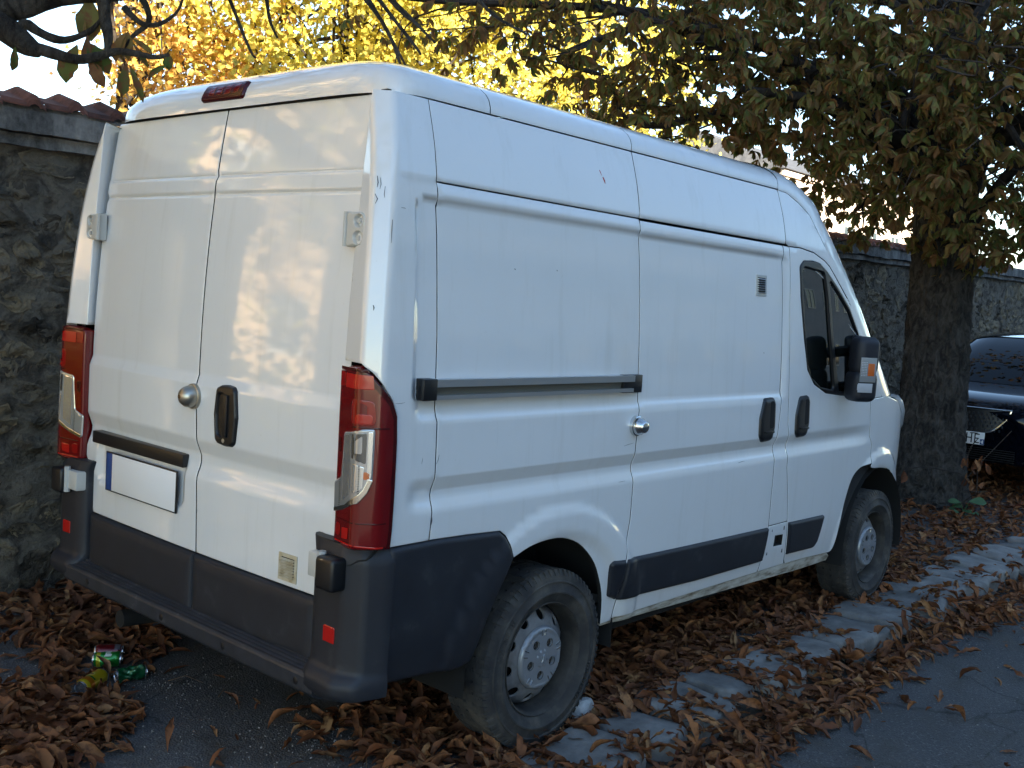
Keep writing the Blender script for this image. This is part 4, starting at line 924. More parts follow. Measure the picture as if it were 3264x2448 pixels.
# scuffs and chips on the paint
def scuff(name,m,pts,wd):
    P=[off(W,.0006)(np.array([a]),np.array([b]))[0] for a,b in pts]; wd*=.55; pts=[pts[0],((pts[0][0]+pts[-1][0])/2+.0005,(pts[0][1]+pts[-1][1])/2),pts[-1]]; MB().tube(P,[wd*.6]+[wd]*(len(P)-2)+[wd*.4],5).build(name,m,van)
for pts,wd in (([(-.055,2.02),(-.052,2.0),(-.054,1.985)],.003),([(-.045,2.015),(-.043,1.995),(-.046,1.98)],.002),([(-.06,1.965),(-.052,1.95),(-.058,1.935)],.003),([(-.03,1.99),(-.032,1.965),(-.03,1.955)],.002),
    ([(-.003,1.89),(-.003,1.86),(-.002,1.82)],.0022),([(-.045,1.630),(-.042,1.622),(-.043,1.614)],.0035),([(.03,1.93),(.045,1.93),(.05,1.928)],.0015),([(.235,1.135),(.243,1.15),(.246,1.165)],.0016),([(.17,1.14),(.172,1.15),(.174,1.16)],.001),([(1.27,1.128),(1.30,1.132),(1.335,1.136)],.0016),([(1.25,.985),(1.27,.985),(1.295,.986)],.0014),([(.225,.968),(.227,.955),(.226,.94)],.004),([(.05,1.335),(.075,1.335),(.09,1.337)],.0012),([(2.2,.99),(2.23,.992),(2.26,.993)],.0018),([(2.40,1.50),(2.405,1.497),(2.41,1.50)],.002),([(.6,1.78),(.602,1.777),(.604,1.776)],.0025),([(.83,1.79),(.832,1.787),(.835,1.786)],.002)):
    scuff('paint_scuff',M_SCUFF,pts,wd)
scuff('paint_scuff',M_REDMARK,[(1.108,2.185),(1.112,2.178),(1.118,2.165)],.0022); scuff('paint_scuff',M_REDMARK,[(1.124,2.160),(1.130,2.148),(1.134,2.137)],.005)
# ---------------------------------------------------------------- trees
def smooth_path(P,n):
    P=np.array(P,float); t=np.linspace(0,len(P)-1,n); out=[]
    for q in t:
        i=min(int(q),len(P)-2); k=q-i; p0=P[max(i-1,0)];p1=P[i];p2=P[i+1];p3=P[min(i+2,len(P)-1)]
        out.append(.5*((2*p1)+(-p0+p2)*k+(2*p0-5*p1+4*p2-p3)*k*k+(-p0+3*p1-3*p2+p3)*k**3))
    return np.array(out)
M_BARK=noisy('chestnut_bark',[(.28,(.012,.011,.010)),(.43,(.042,.037,.032)),(.58,(.090,.081,.070)),(.80,(.15,.14,.122))],16,.95,40,1.0,.06,dist=.9,stretch=(1,1,.55),detail=10)
M_TWIG=noisy('twig_bark',[(.35,(.020,.016,.014)),(.65,(.060,.050,.042))],14,.9,60,.4,.01)
M_MAPLE=leafmat('maple_leaf_yellow',[(0,(.60,.50,.07)),(.3,(.72,.65,.12)),(.6,(.80,.74,.20)),(.85,(.60,.62,.13)),(1,(.66,.46,.08))],(.50,.38,.07),.40,9)
M_ORANGE=leafmat('maple_leaf_orange',[(0,(.70,.40,.09)),(.4,(.78,.56,.13)),(.8,(.76,.62,.20)),(1,(.55,.27,.09))],(.50,.27,.07),.42,9)
M_CHEST=leafmat('chestnut_leaf',[(0,(.10,.14,.038)),(.25,(.165,.185,.05)),(.46,(.24,.225,.062)),(.64,(.26,.18,.058)),(.80,(.18,.092,.040)),(.92,(.29,.145,.055)),(1,(.08,.16,.045))],(.20,.115,.045),.46,16)
M_NEARL=leafmat('spotted_chestnut_leaf',[(0,(.050,.095,.022)),(.4,(.095,.115,.028)),(.6,(.17,.13,.04)),(.8,(.20,.10,.035)),(1,(.11,.055,.03))],(.14,.06,.025),.30,22)
M_DRY=leafmat('dry_leaf',[(0,(.10,.038,.018)),(.22,(.17,.062,.026)),(.5,(.23,.090,.034)),(.76,(.28,.118,.045)),(.92,(.33,.175,.075)),(1,(.14,.042,.026))],(.11,.044,.020),.12,26,.7)
# leaf shapes (unit length along +x, normal +z)
def star_leaf():
    a=[(0,-.02),(.10,-.34),(.30,-.30),(.36,-.50),(.55,-.26),(.62,-.34),(.74,-.10),(1,0),(.74,.10),(.62,.34),(.55,.26),(.36,.50),(.30,.30),(.10,.34),(0,.02)]
    V=[(x,y,-.25*y*y-.12*x*x) for x,y in a]+[(.35,0,.05)]; n=len(a); return np.array(V),np.array([(i,i+1,n) for i in range(n-1)])
def leaflet(L,w,bend,fold,twist=0,seg=5,curl=0,jag=0,rr=None):
    V=[];F=[]
    for i in range(seg+1):
        t=i/seg; ww=w*(math.sin(math.pi*min(1,t**1.35*.97+.015))**.75 if 0<t<1 else .06)
        a=bend*t; x=L*(math.sin(a)/bend if abs(bend)>.01 else t); z=-L*((1-math.cos(a))/bend if abs(bend)>.01 else 0)
        tw=twist*t; jj=1+(jag*(rr.random()-.5) if rr else 0)
        wb=(jag*.10*L*(rr.random()-.5) if rr else 0)
        for s in (-1,0,1):
            y=s*ww*jj*(1+(jag*.5*(rr.random()-.5) if rr else 0)); zz=fold*abs(s)*ww+curl*(t**2)*abs(s)*ww; V.append((x,y*math.cos(tw)-zz*math.sin(tw)+wb*.6,z+y*math.sin(tw)+zz*math.cos(tw)+wb))
    for i in range(seg):
        for j in (0,1): a=i*3+j; F+= [(a,a+3,a+1),(a+1,a+3,a+4)]
    return np.array(V),np.array(F)
def rotm(r,tilt=None):
    q=r.normal(size=4); q/=np.linalg.norm(q); a,b,c,d=q
    return np.array([[a*a+b*b-c*c-d*d,2*(b*c-a*d),2*(b*d+a*c)],[2*(b*c+a*d),a*a-b*b+c*c-d*d,2*(c*d-a*b)],[2*(b*d-a*c),2*(c*d+a*b),a*a-b*b-c*c+d*d]])
def frame(x,n):
    x=x/np.linalg.norm(x); y=np.cross(n,x); y/=max(np.linalg.norm(y),1e-6); z=np.cross(x,y); return np.stack([x,y,z],1)
def join(items):
    V=[];F=[];b=0
    for v,f in items: V.append(v);F.append(f+b); b+=len(v)
    return np.concatenate(V),np.concatenate(F)
def palm_leaf(r,n=6,L=.17):
    """a drooping horse-chestnut leaf: leaflets fanned from the stalk end, hanging along -z; origin at the stalk end"""
    it=[]
    for i in range(n):
        a=(i-(n-1)/2)/n*2.6+r.uniform(-.15,.15); l=L*(1-.10*abs(i-(n-1)/2))*r.uniform(.75,1.1)
        v,f=leaflet(l,l*r.uniform(.12,.21),r.uniform(.1,1.3),r.uniform(.1,1.0),r.uniform(-1.1,1.1),5,r.uniform(0,1.3),.55,r)
        dr=r.uniform(.25,.85); R=frame(np.array([math.cos(a)*(1-dr*.55),math.sin(a)*(1-dr*.55),-dr]),np.array([0,0,1.])+np.array([r.gauss(0,.25) for _ in range(3)])); it.append((v@R.T,f))
    st=np.array([(0,0,0),(.002,.002,0),(.01,.0,.07),(.012,.002,.07)])
    it.append((st,np.array([(0,1,2),(1,3,2)])))
    return join(it)
def trunk_mesh(P,R,n=22,amp=.10,seed=0,k=.02):
    r=np.random.default_rng(seed); P=np.array(P,float); V=[];F=[]; ph=r.uniform(0,6.28,6)
    for i,(p,q) in enumerate(zip(P,R)):
        for j in range(n):
            a=2*math.pi*j/n; rr=q*(1+amp*(.5*math.sin(3*a+ph[0]+.4*p[2])+.3*math.sin(5*a+ph[1]-1.1*p[2])+.3*math.sin(7*a+ph[2]+2.3*p[2]))+r.normal(0,k)); V.append((p[0]+rr*math.cos(a),p[1]+rr*math.sin(a),p[2]))
    for i in range(len(P)-1):
        for j in range(n): F.append((i*n+j,i*n+(j+1)%n,(i+1)*n+(j+1)%n,(i+1)*n+j))
    return V,F
def crown_leaves(cl,n,base,size,r,spread,up=.5,drop=None):
    """n leaves round each cluster centre; returns joined arrays"""
    C0=np.repeat(np.array(cl),n,0); P=C0+r.normal(0,1,C0.shape)*spread; m=len(P)
    bv,bf=base; V=np.empty((m,len(bv),3),np.float32)
    for i in range(m):
        x=r.normal(size=3); x[2]-=.5; nn=r.normal(size=3)*.7+np.array([0,0,up]); R=frame(x,nn); V[i]=P[i]+(bv*size*r.uniform(.65,1.25))@R.T
    F=(bf[None]+(np.arange(m)*len(bv))[:,None,None]).reshape(-1,3); return V.reshape(-1,3),F
def maple(name,label,x,y,h,lobes,nclu,per,m,size,seed,tr=.16,bare=()):
    r=np.random.default_rng(seed); e=tag(empty(name,(x,y,0)),label,'tree','garden trees behind the wall')
    cl=[]
    for (lx,ly,lz,rx,ry,rz),k in zip(lobes,nclu):
        for _ in range(k):
            d=r.normal(size=3); d/=np.linalg.norm(d); q=r.uniform(.45,1)**.5; cl.append((lx+d[0]*q*rx,ly+d[1]*q*ry,lz+d[2]*q*rz))
    P=smooth_path([(0,0,-.1),(.05,.02,h*.25),(-.08,.1,h*.5),(.1,.0,h*.8),(0,0,h)],18); V,F=trunk_mesh(P,np.linspace(tr,tr*.15,18),12,.08,seed); MB().add(V,F,0,True).build('trunk',M_TWIG,e)
    mb=MB()
    for i,c in enumerate(cl):
        if i%3==0 or len(cl)<40:
            k=r.integers(5,15); s=P[k]; mid=(s+np.array(c)-[x,y,0])/2+r.normal(0,.12,3)+[0,0,.15]; q=smooth_path([s,mid,np.array(c)-[x,y,0]],9); mb.tube(q,list(np.linspace(.035*tr/.16,.006,9)),5)
    for b in bare: mb.tube(smooth_path([np.array(p)-[x,y,0] for p in b],12),list(np.linspace(.035,.008,12)),6)
    mb.build('limb',M_TWIG,e)
    V,F=crown_leaves(np.array(cl)-[x,y,0],per,star_leaf(),size,r,.24); link('crown',mesh('crown',V,F,m,smooth=False),e)
    return e
maple('maple_tree','tall yellow maple in full sun rising straight behind the van roof',7.0,7.4,8.2,[(6.6,6.8,5.6,2.3,1.6,2.2),(5.4,6.6,4.6,1.3,1.2,1.2),(8.6,7.0,5.2,1.9,1.5,2.0),(7.0,7.2,7.8,2.2,1.6,1.2)],[150,50,120,50],80,M_MAPLE,.092,21)
maple('maple_tree','thin orange maple with sky between its leaves, above the wall tiles',4.2,8.2,7.6,[(4.75,7.8,5.0,1.05,1.0,1.6),(4.5,7.8,4.1,.7,.9,.7),(4.9,8.0,3.9,.9,.8,.8),(4.8,8.0,7.0,1.3,1,.8)],[58,20,30,26],50,M_ORANGE,.085,22,.12,bare=[[(4.2,8.2,3.2),(4.5,7.6,4.2),(4.2,7.2,5.2),(4.6,7,6)],[(4.2,8.2,3.6),(3.7,7.8,4.6),(3.9,7.5,5.4)],[(4.2,8.2,2.8),(5.2,7.4,3.6),(5.0,7.0,4.6)]])
maple('maple_tree','yellow maple seen in glimpses through the chestnut leaves',12.0,8.0,9,[(11.6,7.4,5.4,2.4,1.6,2.3),(14.0,8.2,5.2,1.8,1.5,1.8),(12,8,8,2.4,1.6,1.2)],[120,50,30],50,M_MAPLE,.105,23)
maple('maple_tree','dense yellow maple behind the wall, back of the camera',-6.5,6.2,8.5,[(-6.5,5.6,5.2,2.4,1.7,2.2),(-9.0,5.8,4.8,2.0,1.5,1.8),(-4.0,6.2,5.4,1.5,1.3,1.7),(-6.5,5.8,8.4,2.6,1.7,2.0)],[80,50,40,70],28,M_MAPLE,.15,24)
maple('maple_tree','orange maple farther back along the garden wall, back of the camera',-14.5,6.5,9,[(-14.5,6.0,5.4,2.8,1.8,2.4),(-11.5,6.2,6.0,1.6,1.4,1.6),(-13.5,6.0,9.5,3.0,1.8,2.2)],[80,34,80],28,M_ORANGE,.16,25)
maple('maple_tree','added unseen yellow maple behind the camera, dimming and warming light on the van rear',-11.5,.3,10,[(-11.5,-.4,5.6,2.8,2.4,2.9),(-10.5,-2.2,6.4,1.8,1.6,1.8),(-9.8,.6,7.6,1.8,1.6,1.4)],[110,40,40],34,M_MAPLE,.16,28)  # unseen tree added to dim and warm the light on the van rear
maple('maple_tree','green yellow maple far along the street, back of the camera',-26,-1.5,9.5,[(-26,-1.0,5.8,3.2,2.6,2.6),(-24,1.2,4.6,2.2,2.0,1.8)],[80,40],24,M_MAPLE,.18,26)
# the horse chestnut in front of the van
def chest():
    r=np.random.default_rng(41); bx,by=8.05,.10; e=tag(empty('chestnut_tree',(bx,by,0)),'horse chestnut with thick dark trunk and drooping browned leaves beyond the van','tree')
    P=smooth_path([(0,0,-.08),(0,0,.10),(0,.02,.6),(.02,.05,1.4),(.05,.09,2.3),(.06,.12,3.1),(.1,.15,4.4),(.15,.2,6.2)],110)
    R=np.interp(P[:,2],[-.1,.0,.15,.6,1.5,3,4.4,6.2],[.47,.41,.35,.305,.285,.255,.21,.09])
    V,F=trunk_mesh(P,R,96,.07,4,.030); MB().add(V,F,0,True).build('trunk',M_BARK,e)
    lobes=[(5.0,4.1,4.45,.9,.9,.75,18),(5.7,3.0,4.0,.9,.8,.6,26),(5.3,3.5,4.7,1.1,1.2,1.0,60),(5.9,2.5,4.35,1.2,1.1,1.0,130),(6.3,1.7,3.95,1.1,.9,.85,150),(6.6,.95,3.75,1.1,.8,.85,160),(6.1,2.3,3.35,.8,.7,.42,42),(6.9,.2,3.45,1.1,.8,.95,190),(7.1,-.65,3.25,1.0,.8,1.0,190),(7.2,-1.5,3.3,1.2,.8,1.1,130),(7.6,.2,4.5,1.6,1.4,.9,200),(7.4,-1.0,4.6,1.4,1.2,.8,130),(6.9,1.6,4.9,1.3,1.1,.7,120),(8.4,1.5,3.7,1.1,1.1,.7,130),(9.4,.3,3.2,.9,1.2,.8,110),(8.0,.0,2.45,.42,.50,.28,46),(8.7,-.9,2.8,.9,.7,.7,90),(8.9,1.4,2.9,.8,.6,.45,60),(9.0,.2,6.2,2.2,2.2,.8,190),(11.6,1.2,6.4,2.2,2.2,1.0,200)]
    # limbs and the tangle of twigs
    mb=MB(); tips=[]
    for (lx,ly,lz,rx,ry,rz,k) in lobes:
        s=P[r.integers(52,100)]; c=np.array([lx-bx,ly-by,lz]); mid=(s+c)/2+np.array([0,0,.35])+r.normal(0,.15,3); q=smooth_path([s,mid,c,c+r.normal(0,.3,3)],16); mb.tube(q,list(np.linspace(.065,.012,16)),7)
        for i in range(9):
            a=q[r.integers(5,15)]; d=r.normal(size=3); d/=np.linalg.norm(d); b=c+d*np.array([rx,ry,rz])*r.uniform(.5,1.0); w=smooth_path([a,(a+b)/2+r.normal(0,.12,3),b],8); mb.tube(w,list(np.linspace(.014,.004,8)),4); tips.append(b)
    for q0,q1,q2 in (((0,.1,3.1),(-.9,1.3,3.9),(-1.9,2.5,4.45)),((0,.1,2.9),(-.9,.5,3.5),(-2.0,1.2,3.6)),((0,0,3.0),(-.7,-.8,3.5),(-1.2,-1.9,3.9)),((0,.2,3.3),(-.3,.9,4.2),(.2,2.2,4.6))):
        w=smooth_path([q0,q1,q2],16); mb.tube(w,list(np.linspace(.10,.03,16)),9)
    for i in range(110):
        c=np.array([r.uniform(-2.2,-.2),r.uniform(-1.8,-.1),r.uniform(2.9,4.5)]); d=r.normal(size=3)*[.3,.45,.2]; w=smooth_path([c,c+d*.35+r.normal(0,.07,3),c+d*.7+r.normal(0,.06,3),c+d],10); mb.tube(w,list(np.linspace(.011,.004,10)),4)
    mb.build('limb',M_TWIG,e)
    kinds=[palm_leaf(random.Random(500+i),5+i%3,.138+.012*(i%4)) for i in range(14)]
    kr=[mesh('leaf',v,f,M_CHEST) for v,f in kinds]
    pos=[]
    for (lx,ly,lz,rx,ry,rz,k) in lobes:
        k=int(k*2.2)
        for i in range(k):
            d=r.normal(size=3); d/=np.linalg.norm(d); q=r.uniform(.2,1)**.45; p=np.array([lx+d[0]*q*rx,ly+d[1]*q*ry,lz+d[2]*q*rz]); pos.append((p,r.uniform(0,6.28),r.integers(14),r.uniform(.72,1.2),r.normal(0,.35,2)))
    pos.sort(key=lambda t:((t[0]-np.array(CAM))**2).sum())
    fwd=np.array(cf); show=[t for t in pos if (lambda d:d@fwd>0 and abs(d@np.array(cr))<d@fwd*.50 and abs(d@np.array(cu))<d@fwd*.375)(t[0]-np.array(CAM))]
    near=show[:300]; ids={id(t) for t in near}; it=[]
    for t in pos:
        p,a,k,s,tl=t; E_=Matrix.Translation(Vector((p[0]-bx,p[1]-by,p[2])))@Matrix.Rotation(a,4,'Z')@Matrix.Rotation(tl[0],4,'X')@Matrix.Rotation(tl[1],4,'Y')@Matrix.Scale(s,4)
        if id(t) in ids: o=link('leaf',kr[k],e); o.matrix_basis=E_
        else:
            A=np.array(E_); v,f=kinds[k]; it.append((v@A[:3,:3].T+A[:3,3],f))
    V,F=join(it); tag(link('crown',mesh('crown',V,F,M_CHEST),e),kind='stuff')
chest()
def hedge():
    r=np.random.default_rng(12); e=tag(empty('garden_shrub',(-5.2,4.6,0)),'sunlit yellow green shrub in the gateway gap of the garden wall','shrub')
    cl=[(r.uniform(-2.6,2.4),r.normal(0,.5),abs(r.normal(0,.62))+.15) for _ in range(130)]
    V,F=crown_leaves(cl,26,star_leaf(),.12,r,.20); link('crown',mesh('crown',V,F,M_MAPLE,smooth=False),e)
    mb=MB()
    for c in cl[::4]: mb.tube(smooth_path([(c[0]*.6,0,-.05),(c[0]*.8,c[1]*.5,c[2]*.5),c],6),list(np.linspace(.02,.005,6)),5)
    mb.build('stem',M_TWIG,e)
hedge()
# the chestnut whose limb reaches in over the back of the van
def near_tree():
    r=np.random.default_rng(77); bx,by=-1.75,1.05; e=tag(empty('chestnut_tree',(bx,by,0)),'chestnut, nearly bare in view but with added unseen leaves, whose thick dark limb hangs over the wall beside the van rear','tree')
    P=smooth_path([(0,0,-.08),(0,0,.3),(.02,-.02,1.2),(.08,-.05,2.2),(.1,-.05,3.2),(.0,.0,5.0),(-.1,.1,7.0)],40); R=np.interp(P[:,2],[-.1,0,.3,2,3.2,5,7],[.36,.32,.26,.22,.19,.12,.05])
    V,F=trunk_mesh(P,R,32,.07,9,.02); MB().add(V,F,0,True).build('trunk',M_BARK,e)
    L=lambda pts,r0,r1,n=18,k=9,kn=.10: (lambda q: lm.tube(q,[a*(1+kn*math.sin(7.3*i+r0*90)*r.random()) for i,a in enumerate(np.linspace(r0,r1,n))],k))(smooth_path([np.array(p)-[bx,by,0] for p in pts],n))
    lm=MB()
    L([(-1.70,1.0,2.35),(-1.1,1.02,2.62),(-.55,.94,2.69),(-.29,.885,2.665),(-.12,.70,2.735),(.10,.44,2.775),(.35,.18,2.83),(.7,-.1,2.98)],.085,.022,30,12)
    L([(-.42,.92,2.65),(-.29,.87,2.585),(-.23,.80,2.525),(-.19,.76,2.50)],.075,.024,12,10)
    L([(-.30,.86,2.60),(-.26,.83,2.575),(-.23,.80,2.60),(-.205,.765,2.578),(-.165,.725,2.555),(-.125,.69,2.552),(-.085,.645,2.575),(-.06,.61,2.60),(-.04,.585,2.64)],.026,.007,22)
    L([(-.25,.82,2.53),(-.20,.765,2.512),(-.15,.70,2.492),(-.10,.635,2.478),(-.045,.585,2.498),(.0,.53,2.520),(.05,.475,2.516),(.10,.42,2.508),(.135,.385,2.522)],.026,.007,26)
    L([(-.035,.585,2.71),(-.03,.575,2.64),(-.022,.565,2.58),(-.020,.560,2.515)],.026,.015,12)
    L([(.02,.53,2.69),(.045,.50,2.655),(.075,.475,2.632),(.11,.435,2.635),(.14,.41,2.66),(.165,.38,2.70),(.18,.36,2.78)],.013,.004,14)
    L([(.04,.47,2.75),(.075,.455,2.69),(.09,.47,2.64),(.05,.50,2.59),(.03,.52,2.55),(.02,.53,2.51)],.015,.004,14)
    # thin shoots hanging into the top of the view
    for pts in ([(.38,.43,2.86),(.41,.40,2.78),(.435,.36,2.68),(.46,.32,2.59),(.475,.31,2.575)],[(.50,.30,2.84),(.51,.28,2.73),(.53,.25,2.66)],[(.74,.02,2.90),(.79,-.05,2.78),(.84,-.11,2.66),(.87,-.15,2.58)],[(.77,.0,2.90),(.84,-.09,2.77),(.90,-.17,2.66),(.91,-.19,2.63)],[(.80,-.03,2.90),(.88,-.14,2.78),(.95,-.23,2.68)],[(.72,.04,2.90),(.80,-.08,2.74),(.86,-.12,2.60),(.88,-.13,2.52)],[(1.0,-.3,2.95),(1.1,-.38,2.82),(1.2,-.5,2.74)]): L(pts,.010,.0045,14,6)
    L([(.35,.18,2.80),(.55,.1,3.0),(.9,-.1,3.05),(1.3,-.4,2.95)],.025,.008,14)
    for i in range(10):
        a=r.uniform(0,6.28); z=r.uniform(3.2,6.5); d=r.uniform(1.2,2.6); L([(bx+.05,by,z),(bx+d*.5*math.cos(a),by+d*.5*math.sin(a),z+.5),(bx+d*math.cos(a),by+d*math.sin(a),z+.7)],.06,.01,12,6)
    lm.build('limb',M_BARK,e)
    rr=random.Random(9)
    def big(p,L_,w,d,bend,fold,roll,jag=.22):
        L_*=1.2; v,f=leaflet(L_,L_*w,bend,fold,rr.uniform(-.4,.4),9,.5,jag,rr); R=frame(np.array(d,float),np.array([-.62,-.75,.2])+np.array(roll)); o=link('leaf',mesh('leaf',v@R.T,f,M_NEARL),e); o.location=(p[0]-bx,p[1]-by,p[2])
    for p,L_,w,d,bend,fold,roll in (((-.065,.635,2.72),.135,.30,(.02,-.03,-1),.3,.35,(0,0,0)),((-.085,.655,2.655),.075,.2,(-.05,-.2,-1),.5,.5,(.2,0,0)),((-.10,.65,2.535),.13,.27,(-.25,.25,-1),.5,.35,(0,0,0)),((-.08,.63,2.55),.12,.26,(.5,-.4,-.75),.6,.4,(.1,.1,0)),((-.07,.62,2.49),.10,.22,(.4,-.35,-.9),.3,.3,(0,.2,0)),((-.075,.62,2.575),.09,.17,(0,0,-1),.4,.6,(.3,0,0)),((-.27,.80,2.51),.085,.16,(-.05,.03,-1),.9,.8,(.4,0,0)),((-.25,.80,2.525),.045,.3,(.6,-.4,-.3),.4,.4,(0,0,.5)),
        ((.025,.515,2.595),.10,.24,(-.3,.2,-1),.4,.45,(0,0,0)),((.03,.51,2.60),.09,.22,(.05,0,-1),.5,.5,(.2,.1,0)),((.04,.50,2.575),.075,.12,(.6,-.5,-.4),.6,.6,(0,0,0)),((.045,.50,2.56),.09,.10,(.4,-.35,-.7),.8,.6,(.1,0,0)),((.025,.50,2.475),.105,.19,(-.12,.1,-1),.3,.6,(.1,0,0)),((.03,.495,2.475),.125,.10,(.35,-.28,-1),.5,.7,(.2,0,0)),((.13,.385,2.53),.055,.32,(.05,-.05,-1),.4,.4,(0,0,0)),((.125,.375,2.48),.075,.14,(-.7,.55,-.5),.5,.5,(0,0,0)),((.0,.54,2.57),.07,.14,(.2,-.2,-1),.6,.6,(0,0,0)),((-.06,.60,2.53),.07,.16,(.25,-.2,-.8),.7,.5,(.1,.2,0))): big(p,L_,w,d,bend,fold,roll)
    kinds=[palm_leaf(random.Random(900+i),6,.18) for i in range(5)]; it=[]
    for i in range(1900):  # crown enlarged out of view to cut sky light on the van rear
        a=r.uniform(0,6.28); d=3.9*r.uniform(.05,1)**.5; z=r.uniform(3.1,6.9)
        q=Vector((bx+d*math.cos(a),by+d*math.sin(a),z))-CAM; fz=q.dot(cf)
        if fz>0 and abs(q.dot(cr))<fz*.56 and abs(q.dot(cu))<fz*.45: continue
        v,f=kinds[i%5]; it.append((v@rotm(r).T*r.uniform(.8,1.2)+[d*math.cos(a),d*math.sin(a),z],f))
    V,F=join(it); tag(link('crown',mesh('crown',V,F,M_NEARL),e),kind='stuff')
near_tree()
# sucker twigs and weeds at the trunk foot
def foot():
    e=tag(empty('dead_sprout',(7.75,-.30,0)),'dry brown sprout with withered leaves leaning on the chestnut trunk','plant'); r=np.random.default_rng(3); mb=MB()
    for pts in ([(0,.03,0),(.03,.0,.25),(.02,-.12,.45),(.05,-.28,.68),(.08,-.36,.80)],[(0,.05,.02),(.02,-.08,.16),(.0,-.14,.22),(.03,-.12,.42)],[(0,-.02,.20),(.05,-.22,.23)],[(.02,0,.4),(.0,-.05,.6),(.03,-.10,.70)],[(.0,.0,.36),(-.35,.22,.42),(-.45,.36,.36)]): mb.tube(smooth_path(pts,10),list(np.linspace(.008,.003,10)),5)
    mb.build('stem',M_TWIG,e); rr=random.Random(8)
    for i in range(14):
        v,f=leaflet(rr.uniform(.07,.13),.025,rr.uniform(.5,1.6),.8,rr.uniform(-1,1),5,.5,.2,rr); o=link('leaf',mesh('leaf',v,f,bpy.data.materials['dry_leaf']),e); o.location=(.02+rr.uniform(-.03,.05),-.10+rr.uniform(-.12,.10),rr.uniform(.30,.58)); o.rotation_euler=(rr.uniform(-1,1),rr.uniform(.6,1.8),rr.uniform(0,6))
    v,f=leaflet(.13,.035,1.2,.6,.5,6,.4,.2,rr); o=link('leaf',mesh('leaf',v,f,bpy.data.materials['dry_leaf']),e); o.location=(-.44,.36,.37); o.rotation_euler=(.3,1.5,.4)
    g=leafmat('weed_leaf',[(0,(.035,.085,.035)),(1,(.075,.15,.07))],None,.25)
    e=tag(empty('green_weed',(7.55,-.42,0)),'small broad leaved green weed at the foot of the chestnut','plant')
    for i,(x,y,z,L_,a) in enumerate(((.05,.12,.13,.13,2.2),(.02,-.06,.15,.20,-.9),(.0,.06,.09,.12,1.4),(-.05,.0,.07,.11,-2.2),(-.06,.1,.05,.09,2.8),(.0,-.14,.05,.08,-1.2),(-.08,-.08,.04,.08,-2.6),(-.02,.2,.06,.10,1.2))):
        v,f=leaflet(L_,L_*.26,.5,.3,0,6,.2,.1,rr); R=frame(np.array([math.cos(a),math.sin(a),.15]),np.array([-.75,-.35,.75])); o=link('leaf',mesh('leaf',v@R.T*.85,f,g),e); o.location=(x*.4,y*.4,z)
    mb=MB(); mb.tube([(0,0,-.01),(.0,0,.08),(.02,-.02,.15)],[.006,.005,.003],5); mb.tube([(0,0,-.01),(.01,.02,.07),(.02,.05,.13)],[.005,.004,.002],5); mb.build('stem',g,e)
foot()
